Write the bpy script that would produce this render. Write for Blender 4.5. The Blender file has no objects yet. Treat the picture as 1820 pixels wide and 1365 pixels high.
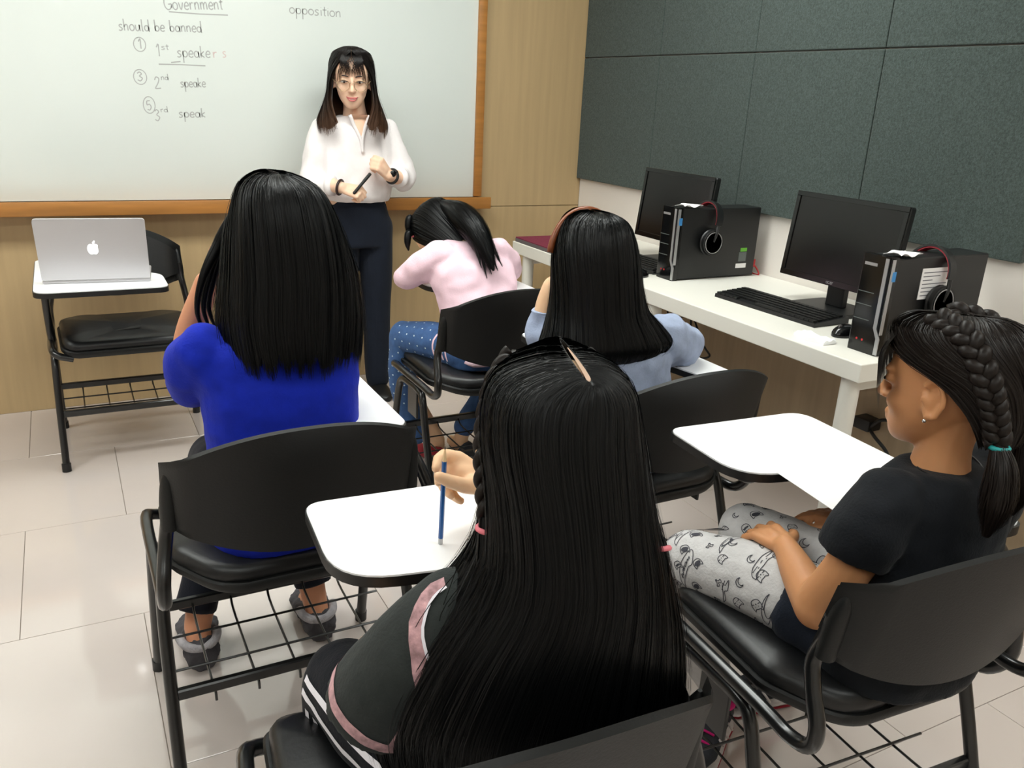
import bpy, bmesh, math, random
import numpy as np
from mathutils import Vector, Matrix, noise as mnoise
from mathutils.bvhtree import BVHTree

S = bpy.context.scene
C = S.collection
PI = math.pi

# ------------------------------------------------------------------ camera
cam_d = bpy.data.cameras.new('camera')
cam = bpy.data.objects.new('camera', cam_d)
C.objects.link(cam)
S.camera = cam
cam_d.sensor_fit = 'HORIZONTAL'
cam_d.sensor_width = 36.0
cam_d.lens = 1480.0 * 36.0 / 1820.0
cam_d.clip_start = 0.02
right = Vector((0.88535457, -0.46256104, 0.04673943))
up = Vector((0.11113411, 0.30818233, 0.94481366))
fwd = Vector((0.45143826, 0.83130075, -0.32425694))
mw = Matrix((right, up, -fwd)).transposed().to_4x4()
mw.translation = Vector((-2.4326, -3.8368, 1.3464))
cam.matrix_world = mw

# ------------------------------------------------------------------ world, exposure
W = bpy.data.worlds.new('world')
S.world = W
W.use_nodes = True
W.node_tree.nodes['Background'].inputs[0].default_value = (1, 1, 1, 1)
W.node_tree.nodes['Background'].inputs[1].default_value = 0.05
S.view_settings.view_transform = 'Standard'
S.view_settings.look = 'None'
S.view_settings.gamma = 1.0
S.view_settings.use_curve_mapping = False
S.view_settings.exposure = 0.52
LAMP_POWER = 9.0
# ceiling luminaires of the room: (x, y)
LAMPS = [(-3.75, -1.55), (-2.15, -1.55), (-0.85, -1.55), (-3.75, -3.95), (-2.15, -4.6), (-0.55, -3.95)]
CEIL = 2.65

# ------------------------------------------------------------------ materials
def lin(c):
    return tuple(((v / 255.0) / 12.92 if v / 255.0 <= 0.04045 else ((v / 255.0 + 0.055) / 1.055) ** 2.4) for v in c)

MATS = {}
def mat(name, col, rough=0.5, metal=0.0, spec=0.5, var=None, bump=None, coat=0.0, emit=None, stretch=None, sheen=0.0, alpha=None, trans=0.0):
    """procedural principled material; col is sRGB 0-255; var=(scale, amount); bump=(scale, strength)"""
    if name in MATS:
        return MATS[name]
    m = bpy.data.materials.new(name)
    m.use_nodes = True
    nt = m.node_tree
    b = nt.nodes['Principled BSDF']
    c = lin(col)
    b.inputs['Base Color'].default_value = (*c, 1)
    b.inputs['Roughness'].default_value = rough
    b.inputs['Metallic'].default_value = metal
    b.inputs['Specular IOR Level'].default_value = spec
    b.inputs['Coat Weight'].default_value = coat
    b.inputs['Coat Roughness'].default_value = 0.15
    b.inputs['Sheen Weight'].default_value = sheen
    b.inputs['Transmission Weight'].default_value = trans
    if alpha is not None:
        b.inputs['Alpha'].default_value = alpha
    if emit:
        b.inputs['Emission Color'].default_value = (*lin(emit[0]), 1)
        b.inputs['Emission Strength'].default_value = emit[1]
    if var or bump:
        tc = nt.nodes.new('ShaderNodeTexCoord')
        mp = nt.nodes.new('ShaderNodeMapping')
        nt.links.new(tc.outputs['Object'], mp.inputs['Vector'])
        if stretch:
            mp.inputs['Scale'].default_value = stretch
    if var:
        n = nt.nodes.new('ShaderNodeTexNoise')
        n.inputs['Scale'].default_value = var[0]
        n.inputs['Detail'].default_value = 5
        nt.links.new(mp.outputs[0], n.inputs['Vector'])
        r = nt.nodes.new('ShaderNodeValToRGB')
        r.color_ramp.elements[0].position = 0.3
        r.color_ramp.elements[1].position = 0.7
        r.color_ramp.elements[0].color = (*[v * (1 - var[1]) for v in c], 1)
        r.color_ramp.elements[1].color = (*[min(1, v * (1 + var[1])) for v in c], 1)
        nt.links.new(n.outputs['Fac'], r.inputs['Fac'])
        nt.links.new(r.outputs['Color'], b.inputs['Base Color'])
    if bump:
        n2 = nt.nodes.new('ShaderNodeTexNoise')
        n2.inputs['Scale'].default_value = bump[0]
        n2.inputs['Detail'].default_value = 4
        nt.links.new(mp.outputs[0], n2.inputs['Vector'])
        bp = nt.nodes.new('ShaderNodeBump')
        bp.inputs['Strength'].default_value = bump[1]
        bp.inputs['Distance'].default_value = 0.004
        nt.links.new(n2.outputs['Fac'], bp.inputs['Height'])
        nt.links.new(bp.outputs[0], b.inputs['Normal'])
    MATS[name] = m
    return m

mat('veneer', (182, 156, 116), 0.45, var=(5, 0.055), stretch=(7, 7, 0.4))
mat('groove', (95, 72, 45), 0.8)
mat('oak', (172, 116, 56), 0.42, var=(5, 0.16), stretch=(0.8, 8, 8))
mat('board', (226, 232, 228), 0.22, var=(1.5, 0.015))
mat('ink', (176, 178, 176), 0.6)
mat('ink_red', (214, 196, 192), 0.6)
mat('white_wall', (226, 219, 212), 0.75, var=(3, 0.02), bump=(160, 0.05))
mat('ceiling', (225, 225, 222), 0.85, bump=(200, 0.06))
mat('tile', (206, 195, 189), 0.07, var=(2.6, 0.035), spec=1.0, coat=0.35)
mat('grout', (150, 138, 126), 0.8)
mat('felt', (68, 78, 75), 0.95, var=(170, 0.30), bump=(300, 0.5), spec=0.15, sheen=0.15)
mat('felt_core', (20, 24, 24), 0.95)
mat('wall_wood', (160, 140, 114), 0.5, var=(5, 0.10), stretch=(6, 6, 0.4))
mat('chair_metal', (16, 17, 18), 0.28, spec=0.5, coat=0.3)
mat('chair_plastic', (15, 16, 16), 0.5, spec=0.35, bump=(260, 0.10))
mat('vinyl', (13, 14, 16), 0.40, bump=(120, 0.08), var=(9, 0.12))
mat('tablet_white', (246, 246, 248), 0.3)
mat('edge_black', (14, 14, 15), 0.45)
mat('desk_white', (232, 229, 220), 0.35, var=(4, 0.01))
mat('pc_black', (17, 18, 19), 0.42, bump=(400, 0.05))
mat('pc_gloss', (10, 11, 12), 0.15)
mat('screen', (5, 5, 6), 0.22)
mat('silver', (178, 178, 180), 0.32, metal=0.6)
mat('aluminium', (196, 194, 196), 0.38, metal=0.35, bump=(600, 0.02))
mat('logo_glow', (255, 255, 255), 0.5, emit=((255, 255, 255), 1.6))
mat('paper', (240, 238, 238), 0.7)
mat('paper_print', (120, 120, 125), 0.8)
mat('sticker_blue', (60, 140, 205), 0.4)
mat('sticker_green', (96, 176, 40), 0.4)
mat('sticker_grey', (92, 98, 96), 0.5)
mat('red_fabric', (150, 34, 48), 0.7)
mat('red_plastic', (190, 40, 44), 0.5)
mat('maroon', (112, 26, 52), 0.9, var=(120, 0.15), bump=(200, 0.3))
mat('grey_edge', (98, 92, 92), 0.7)
mat('cable_black', (16, 16, 16), 0.5)
mat('cable_red', (120, 48, 32), 0.5)
mat('chrome', (200, 200, 200), 0.18, metal=1.0)
mat('lamp_frame', (235, 235, 235), 0.5)
mat('lamp', (255, 255, 255), 0.5, emit=((250, 255, 250), LAMP_POWER * 1.12))
mat('lamp_rear', (255, 255, 255), 0.5, emit=((250, 255, 250), LAMP_POWER * 0.68))
mat('tissue', (246, 246, 246), 0.9)
mat('beads', (44, 22, 22), 0.3)

# ------------------------------------------------------------------ mesh helpers
def cr(pts, n):
    """Catmull-Rom resample of a list of tuples (any dimension) to n samples"""
    P = [np.array(p, float) for p in pts]
    P = [2 * P[0] - P[1]] + P + [2 * P[-1] - P[-2]]
    segs = len(P) - 3
    out = []
    for i in range(n):
        t = i / (n - 1) * segs
        k = min(int(t), segs - 1)
        u = t - k
        a, b, c, d = P[k:k + 4]
        out.append(0.5 * ((2 * b) + (-a + c) * u + (2 * a - 5 * b + 4 * c - d) * u * u + (-a + 3 * b - 3 * c + d) * u ** 3))
    return out

def loft(bm, rings, cap=True):
    R = [[bm.verts.new(tuple(p)) for p in r] for r in rings]
    n = len(R[0])
    for a, b in zip(R, R[1:]):
        for i in range(n):
            j = (i + 1) % n
            bm.faces.new((a[i], a[j], b[j], b[i]))
    if cap:
        bm.faces.new(list(reversed(R[0])))
        bm.faces.new(R[-1])
    return R

def frames(pts):
    P = [Vector(p) for p in pts]
    T = []
    for i in range(len(P)):
        d = P[min(i + 1, len(P) - 1)] - P[max(i - 1, 0)]
        T.append(d.normalized() if d.length > 1e-9 else Vector((0, 0, 1)))
    nrm = T[0].orthogonal().normalized()
    out = []
    for i, t in enumerate(T):
        if i:
            nrm = (nrm - t * nrm.dot(t))
            nrm = nrm.normalized() if nrm.length > 1e-6 else t.orthogonal().normalized()
        out.append((P[i], t, nrm, t.cross(nrm)))
    return out

def tube(bm, pts, r, seg=10, n=None, cap=True, flat=None):
    """tube along pts (smoothed to n samples); r scalar or list of radii"""
    rr = [r] * len(pts) if not hasattr(r, '__len__') else list(r)
    if n:
        q = cr([tuple(p) + (a,) for p, a in zip(pts, rr)], n)
        pts = [tuple(v[:3]) for v in q]
        rr = [max(1e-4, v[3]) for v in q]
    rings = []
    for (p, t, a, b), rad in zip(frames(pts), rr):
        rings.append([p + a * (rad * math.cos(2 * PI * k / seg)) + b * (rad * math.sin(2 * PI * k / seg)) for k in range(seg)])
    loft(bm, rings, cap)

def box(bm, lo, hi, bev=0.0, seg=2, M=None):
    lo, hi = Vector(lo), Vector(hi)
    mtx = Matrix.Translation((lo + hi) / 2) @ Matrix.Diagonal((*(hi - lo), 1))
    r = bmesh.ops.create_cube(bm, size=1.0, matrix=mtx)
    vs = r['verts']
    if bev > 0:
        es = list({e for v in vs for e in v.link_edges})
        r2 = bmesh.ops.bevel(bm, geom=es, offset=bev, segments=seg, affect='EDGES', profile=0.5)
        vs = list({v for f in r2['faces'] for v in f.verts} | {v for v in vs if v.is_valid})
    if M is not None:
        bmesh.ops.transform(bm, matrix=M, verts=vs)
    return vs

def ell(bm, c, r, rot=None, u=18, v=12):
    mtx = Matrix.Translation(c) @ (rot.to_4x4() if rot is not None else Matrix.Identity(4)) @ Matrix.Diagonal((*r, 1))
    bmesh.ops.create_uvsphere(bm, u_segments=u, v_segments=v, radius=1.0, matrix=mtx)

def cap2(bm, a, b, r0, r1, seg=14):
    """tapered capsule"""
    a, b = Vector(a), Vector(b)
    d = (b - a)
    L = d.length
    d = d / L if L > 1e-9 else Vector((0, 0, 1))
    pts, rr = [], []
    for k in (0.03, 0.3, 0.6, 0.85):
        th = k * PI / 2
        pts.append(a - d * r0 * math.cos(th)); rr.append(r0 * math.sin(th))
    pts.append(a); rr.append(r0)
    pts.append(b); rr.append(r1)
    for k in (0.85, 0.6, 0.3, 0.03):
        th = k * PI / 2
        pts.append(b + d * r1 * math.cos(th)); rr.append(r1 * math.sin(th))
    n0 = d.orthogonal().normalized()
    n1 = d.cross(n0)
    loft(bm, [[p + (n0 * math.cos(2 * PI * k / seg) + n1 * math.sin(2 * PI * k / seg)) * max(q, 1e-4) for k in range(seg)] for p, q in zip(pts, rr)])

def chain(bm, pts, rr, seg=14):
    for i in range(len(pts) - 1):
        cap2(bm, pts[i], pts[i + 1], rr[i], rr[i + 1], seg)

def poly_prism(bm, pts, z0, z1):
    """pts: ccw list of (x,y)"""
    lo = [bm.verts.new((x, y, z0)) for x, y in pts]
    hi = [bm.verts.new((x, y, z1)) for x, y in pts]
    n = len(pts)
    bm.faces.new(hi)
    bm.faces.new(list(reversed(lo)))
    for i in range(n):
        j = (i + 1) % n
        bm.faces.new((lo[i], lo[j], hi[j], hi[i]))

def round_poly(corners, seg=7):
    """corners: list of (x, y, radius)"""
    out = []
    n = len(corners)
    for i, (x, y, r) in enumerate(corners):
        p = Vector((x, y))
        a = Vector(corners[i - 1][:2]) - p
        b = Vector(corners[(i + 1) % n][:2]) - p
        if r <= 0:
            out.append((x, y)); continue
        a.normalize(); b.normalize()
        half = max(0.05, a.angle(b) / 2)
        d = r / math.tan(half)
        p0, p1 = p + a * d, p + b * d
        for k in range(seg + 1):
            t = k / seg
            q = p0 * (1 - t) ** 2 + p * 2 * t * (1 - t) + p1 * t * t
            out.append((q.x, q.y))
    return out

def obj(name, bm, m, parent=None, smooth=True, mtx=None, label=None, angle=40):
    if isinstance(bm, bpy.types.Mesh):
        me = bm
        me.name = name
    else:
        bmesh.ops.recalc_face_normals(bm, faces=bm.faces)
        me = bpy.data.meshes.new(name)
        bm.to_mesh(me)
        bm.free()
    if m:
        me.materials.clear()
        me.materials.append(MATS[m])
    if smooth and len(me.polygons):
        me.polygons.foreach_set('use_smooth', [True] * len(me.polygons))
        if angle:
            try:
                me.set_sharp_from_angle(angle=math.radians(angle))
            except Exception:
                pass
    o = bpy.data.objects.new(name, me)
    C.objects.link(o)
    if mtx is not None:
        o.matrix_world = mtx
    if parent is not None:
        o.parent = parent
    if label:
        o['label'] = label
    return o

def thing(name, label, cat, loc=(0, 0, 0), rz=0.0, group=None):
    o = bpy.data.objects.new(name, None)
    o.empty_display_size = 0.1
    C.objects.link(o)
    o.location = loc
    o.rotation_euler = (0, 0, rz)
    tag(o, label, cat, group)
    return o

def tag(o, label, cat, group=None):
    o['label'] = label
    o['category'] = cat
    if group:
        o['group'] = group
    return o

def struct(name, bm, m, label=None, **k):
    o = obj(name, bm, m, **k)
    o['kind'] = 'structure'
    if label:
        o['label'] = label
    return o

def copy_tree(o, parent=None):
    c = o.copy()
    C.objects.link(c)
    c.parent = parent
    for ch in list(o.children):
        copy_tree(ch, c)
    return c

def B():
    return bmesh.new()

# ------------------------------------------------------------------ room
X0, Y0 = -5.4, -6.2          # left wall and back wall; corner front/right is (0,0)
bm = B(); box(bm, (X0, Y0, -0.10), (0.0, 0.0, -0.004)); floor = struct('floor', bm, 'grout', 'pale beige polished tile floor', smooth=False)
T = 0.6
proto = None
ya = -1.1187
for r in range(-7, 4):
    y1 = ya + r * T
    off = -2.655 if (r % 2 == 0) else -2.3668
    # row r spans y1-T .. y1
    for k in range(-6, 6):
        x0 = off + k * T
        lo = (max(x0 + 0.0009, X0), max(y1 - T + 0.0009, Y0)); hi = (min(x0 + T - 0.0009, 0.0), min(y1 - 0.0009, 0.0))
        if hi[0] - lo[0] < 0.02 or hi[1] - lo[1] < 0.02:
            continue
        full = hi[0] - lo[0] > T - 0.003 and hi[1] - lo[1] > T - 0.003
        if full and proto:
            o = proto.copy(); C.objects.link(o)
        else:
            bm = B()
            hx, hy = (hi[0] - lo[0]) / 2, (hi[1] - lo[1]) / 2
            box(bm, (-hx, -hy, -0.012), (hx, hy, 0.0), 0.0006, 1)
            o = obj('floor_tile', bm, 'tile', smooth=False)
            if full: proto = o
        o.parent = floor
        o.location = ((lo[0] + hi[0]) / 2, (lo[1] + hi[1]) / 2, 0)

bm = B(); box(bm, (X0 - .1, 0.012, 0), (0.1, 0.12, CEIL)); wf = struct('wall_front', bm, 'groove', 'wood veneer front wall', smooth=False)
for z0, z1 in ((0.0, 0.8215), (0.8245, CEIL)):
    for x0, x1 in ((X0, -4.2), (-4.2, -3.0), (-3.0, -0.0)):
        bm = B(); box(bm, (x0 + .0008, 0, z0), (x1 - .0008, 0.012, z1), 0.001, 1); obj('veneer_panel', bm, 'veneer', wf, smooth=False)
bm = B(); box(bm, (0.0, Y0, 0.72), (0.12, 0.0, CEIL)); wr = struct('wall_right', bm, 'white_wall', 'white right wall with dark felt panels', smooth=False)
bm = B(); box(bm, (0.0, Y0, 0.0), (0.12, 0.0, 0.72)); obj('wood_dado', bm, 'wall_wood', wr, smooth=False, label='brown wood-grain lower wall under the desk')
bm = B(); box(bm, (X0 - .12, Y0, 0), (X0, 0.0, CEIL)); struct('wall_left', bm, 'white_wall', smooth=False)
bm = B(); box(bm, (X0 - .12, Y0 - .12, 0), (0.12, Y0, CEIL)); struct('wall_back', bm, 'white_wall', smooth=False)
bm = B(); box(bm, (X0 - .12, Y0 - .12, CEIL), (0.12, 0.12, CEIL + .1)); struct('ceiling', bm, 'ceiling', smooth=False)
# felt panels on the right wall
zs = [0.9632, 1.5556, 2.148, CEIL - 0.01]
ys = [-0.002, -0.6289, -1.2253, -1.8217, -2.418]
for i in range(4):
    for j in range(3):
        bm = B(); box(bm, (-0.026, ys[i + 1] + .0012, zs[j] + .0022), (0.0, ys[i] - .0012, zs[j + 1] - .0022), 0.0035, 2)
        obj('felt_panel', bm, 'felt', wr, smooth=False)
# ceiling luminaires
ln = [('front', 'left'), ('front', 'middle'), ('front', 'right'), ('rear', 'left'), ('rear', 'middle'), ('rear', 'right')]
for (x, y), (a, b_) in zip(LAMPS, ln):
    t = thing('ceiling_light', 'white recessed ceiling luminaire, %s one of the %s row' % (b_, a), 'ceiling light', (x, y, CEIL), 0, 'ceiling luminaires')
    bm = B()
    for lo, hi in (((-.62, -.32, -.02), (.62, -.29, 0)), ((-.62, .29, -.02), (.62, .32, 0)), ((-.62, -.29, -.02), (-.59, .29, 0)), ((.59, -.29, -.02), (.62, .29, 0))):
        box(bm, lo, hi, 0.002, 1)
    obj('frame', bm, 'lamp_frame', t, smooth=False)
    bm = B(); box(bm, (-.59, -.29, -.012), (.59, .29, -.004)); obj('diffuser', bm, 'lamp' if a == 'front' else 'lamp_rear', t, smooth=False)

# ------------------------------------------------------------------ whiteboard with handwriting
wb = thing('whiteboard', 'long whiteboard with faded handwriting in an oak frame', 'whiteboard', (-2.6, 0, 0.88))
def wpart(name, m, lo, hi, bev=0.002, **k):
    bm = B(); d = Vector((-2.6, 0, 0.88))
    box(bm, Vector(lo) - d, Vector(hi) - d, bev, 2)
    return obj(name, bm, m, wb, **k)
wpart('board_surface', 'board', (-4.6, -0.020, 0.875), (-0.632, -0.001, 2.10), 0.001)
wpart('frame_side', 'oak', (-0.634, -0.034, 0.878), (-0.592, -0.001, 2.14), 0.004)
wpart('frame_side', 'oak', (-4.642, -0.034, 0.878), (-4.598, -0.001, 2.14), 0.004)
wpart('frame_top', 'oak', (-4.598, -0.034, 2.098), (-0.634, -0.001, 2.14), 0.004)
tray = wpart('pen_tray', 'oak', (-4.66, -0.10, 0.832), (-0.574, -0.001, 0.872), 0.006)
wpart('tray_lip', 'oak', (-4.66, -0.104, 0.826), (-0.572, -0.094, 0.882), 0.004)

# single-stroke handwriting, x-height 1, advance per glyph
def arc(cx, cy, rx, ry, a0, a1, n=14):
    return [(cx + rx * math.cos(math.radians(a0 + (a1 - a0) * i / n)), cy + ry * math.sin(math.radians(a0 + (a1 - a0) * i / n))) for i in range(n + 1)]
GL = {
 's': (.8, [[(.62, .88), (.4, 1.0), (.14, .82), (.3, .56), (.56, .36), (.5, .1), (.25, 0), (.05, .1)]]),
 'h': (.9, [[(.1, 1.9), (.12, 0)], [(.12, .6), (.35, .98), (.62, .85), (.68, 0)]]),
 'o': (.9, [arc(.42, .5, .36, .5, 80, 450)]),
 'u': (.95, [[(.1, 1), (.12, .3), (.3, 0), (.55, .12), (.7, .5), (.72, 1)], [(.72, 1), (.74, .2), (.85, 0)]]),
 'l': (.5, [[(.2, 1.9), (.2, .1), (.35, 0)]]),
 'd': (.95, [arc(.4, .45, .34, .45, 30, 390), [(.74, 1.9), (.74, .1), (.84, 0)]]),
 'b': (.9, [[(.12, 1.9), (.12, .05)], arc(.42, .45, .32, .45, 150, 510)]),
 'e': (.85, [[(.1, .5), (.7, .55), (.6, .95), (.35, 1.0), (.1, .6), (.15, .15), (.45, 0), (.72, .15)]]),
 'a': (.95, [arc(.4, .48, .34, .48, 40, 400), [(.74, .95), (.75, .1), (.86, 0)]]),
 'n': (.9, [[(.1, 1), (.12, 0)], [(.12, .6), (.35, .98), (.62, .85), (.68, 0)]]),
 'p': (.9, [[(.12, 1), (.12, -.9)], arc(.42, .5, .34, .48, 160, 520)]),
 'k': (.8, [[(.12, 1.8), (.12, 0)], [(.6, .95), (.14, .45), (.62, 0)]]),
 'r': (.75, [[(.1, 1), (.14, 0)], [(.14, .6), (.36, .95), (.6, .9)]]),
 't': (.6, [[(.3, 1.6), (.28, .2), (.45, 0)], [(.02, 1.05), (.58, 1.08)]]),
 'i': (.4, [[(.18, 1), (.2, 0)], [(.18, 1.4), (.2, 1.45)]]),
 'v': (.85, [[(.08, 1), (.38, 0), (.72, 1)]]),
 'm': (1.3, [[(.1, 1), (.12, 0)], [(.12, .6), (.32, .98), (.52, .85), (.56, 0)], [(.56, .6), (.8, .98), (1.02, .85), (1.06, 0)]]),
 'G': (1.3, [arc(.65, .9, .55, .9, 50, 340), [(.7, .75), (1.18, .75), (1.15, .2)]]),
 'w': (1.1, [[(.05, 1), (.25, 0), (.5, .8), (.75, 0), (.98, 1)]]),
 'M': (1.2, [[(.1, 0), (.18, 1.6), (.55, .5), (.95, 1.6), (1.05, 0)]]),
 '1': (.5, [[(.1, 1.2), (.3, 1.6), (.28, 0)]]),
 '2': (.9, [[(.1, 1.2), (.3, 1.6), (.65, 1.4), (.5, .8), (.1, .1), (.4, .05), (.8, .1)]]),
 '3': (.8, [[(.1, 1.4), (.4, 1.65), (.65, 1.3), (.35, .9), (.7, .5), (.4, 0), (.05, .2)]]),
 '5': (.8, [[(.65, 1.6), (.2, 1.55), (.15, .9), (.5, 1), (.68, .5), (.4, 0), (.1, .15)]]),
 ' ': (.7, []),
}
def ribbon(bm, pts, w, nrm, off):
    """flat ribbon of width w along 3d pts lying on a surface with normal nrm"""
    pts = [Vector(p) for p in pts]
    L, Rr = [], []
    for i, p in enumerate(pts):
        d = (pts[min(i + 1, len(pts) - 1)] - pts[max(i - 1, 0)])
        nn = nrm[i] if isinstance(nrm, list) else nrm
        s = d.cross(nn)
        s = s.normalized() * (w / 2) if s.length > 1e-9 else Vector((w / 2, 0, 0))
        L.append(bm.verts.new(p + s + nn * off)); Rr.append(bm.verts.new(p - s + nn * off))
    for i in range(len(pts) - 1):
        bm.faces.new((L[i], Rr[i], Rr[i + 1], L[i + 1]))
def smooth2(s, n=4):
    if len(s) < 3 or len(s) > 12: return s
    return [tuple(v) for v in cr(s, n * (len(s) - 1) + 1)]
def write(bm, text, a, b, h, w=0.0042, slant=0.0):
    """text from board point a to b (x,z), x-height h"""
    tot = sum(GL[c][0] for c in text)
    ax = Vector((b[0] - a[0], b[1] - a[1])); sc = ax.length / tot; ax.normalize()
    ay = Vector((-ax.y, ax.x)); x = 0
    for c in text:
        adv, st = GL[c]
        for s in st:
            ribbon(bm, [Vector((a[0] + 2.6 + ax.x * (x + p[0] + slant * p[1]) * sc + ay.x * p[1] * h, -0.0204, a[1] - .88 + ax.y * (x + p[0]) * sc + ay.y * p[1] * h)) for p in smooth2(s)], w, Vector((0, -1, 0)), 0.0)
        x += adv
def line(bm, pts, w=0.0045):
    ribbon(bm, [Vector((x + 2.6, -0.0204, z - .88)) for x, z in pts], w, Vector((0, -1, 0)), 0.0)
def circ(bm, x, z, rx, rz, w=0.0035):
    line(bm, arc(x, z, rx, rz, 100, 470, 22), w)
def word(fn, m='ink', lb=None):
    bm = B(); fn(bm)
    o = obj('handwriting', bm, m, wb, smooth=False, label=lb); o['kind'] = 'stuff'
word(lambda b: (write(b, 'Government', (-2.0, 1.612), (-1.775, 1.632), 0.026), line(b, [(-1.984, 1.606), (-1.87, 1.607), (-1.759, 1.612)])), lb='underlined word Government')
word(lambda b: write(b, 'opposition', (-1.51, 1.640), (-1.285, 1.642), 0.022), lb='word opposition')
word(lambda b: write(b, 'should be banned', (-2.172, 1.524), (-1.862, 1.540), 0.022), lb='words should be banned')
word(lambda b: (circ(b, -2.102, 1.478, .022, .026), write(b, '1', (-2.108, 1.462), (-2.090, 1.463), 0.022)), lb='circled 1')
word(lambda b: (write(b, '1', (-2.044, 1.438), (-2.024, 1.439), 0.028, 0.004), write(b, 'st', (-2.024, 1.464), (-1.994, 1.466), 0.012, 0.003)), lb='ordinal 1st')
word(lambda b: (write(b, 'speake', (-1.966, 1.440), (-1.835, 1.446), 0.024), line(b, [(-2.038, 1.409), (-1.95, 1.412), (-1.86, 1.413)]), line(b, [(-1.991, 1.418), (-1.955, 1.424)])), lb='underlined word speaker')
word(lambda b: (write(b, 'r', (-1.828, 1.446), (-1.808, 1.447), 0.022), write(b, 's', (-1.79, 1.45), (-1.772, 1.451), 0.022)), 'ink_red')
word(lambda b: (circ(b, -2.111, 1.357, .024, .028), write(b, '3', (-2.122, 1.342), (-2.100, 1.343), 0.020)), lb='circled 3')
word(lambda b: (write(b, '2', (-2.060, 1.315), (-2.034, 1.316), 0.028, 0.004), write(b, 'nd', (-2.034, 1.350), (-2.004, 1.352), 0.012, 0.003)), lb='ordinal 2nd')
word(lambda b: write(b, 'speake', (-1.962, 1.326), (-1.862, 1.331), 0.020), lb='second speaker line')
word(lambda b: (circ(b, -2.087, 1.252, .022, .032), write(b, '5', (-2.096, 1.232), (-2.076, 1.234), 0.022)), lb='circled 5')
word(lambda b: (write(b, '3', (-2.070, 1.192), (-2.048, 1.193), 0.026, 0.004), write(b, 'rd', (-2.046, 1.226), (-2.016, 1.228), 0.012, 0.003)), lb='ordinal 3rd')
word(lambda b: write(b, 'speak', (-1.978, 1.208), (-1.870, 1.212), 0.020), lb='third speaker line')

# ------------------------------------------------------------------ tablet-arm chairs
def tablet_outline():
    return round_poly([(0.25, 0.42, 0.05), (-0.115, 0.42, 0.035), (-0.115, 0.17, 0.10), (0.10, 0.145, 0.09), (0.155, -0.14, 0.02), (0.25, -0.14, 0.035)][::1])

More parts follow.
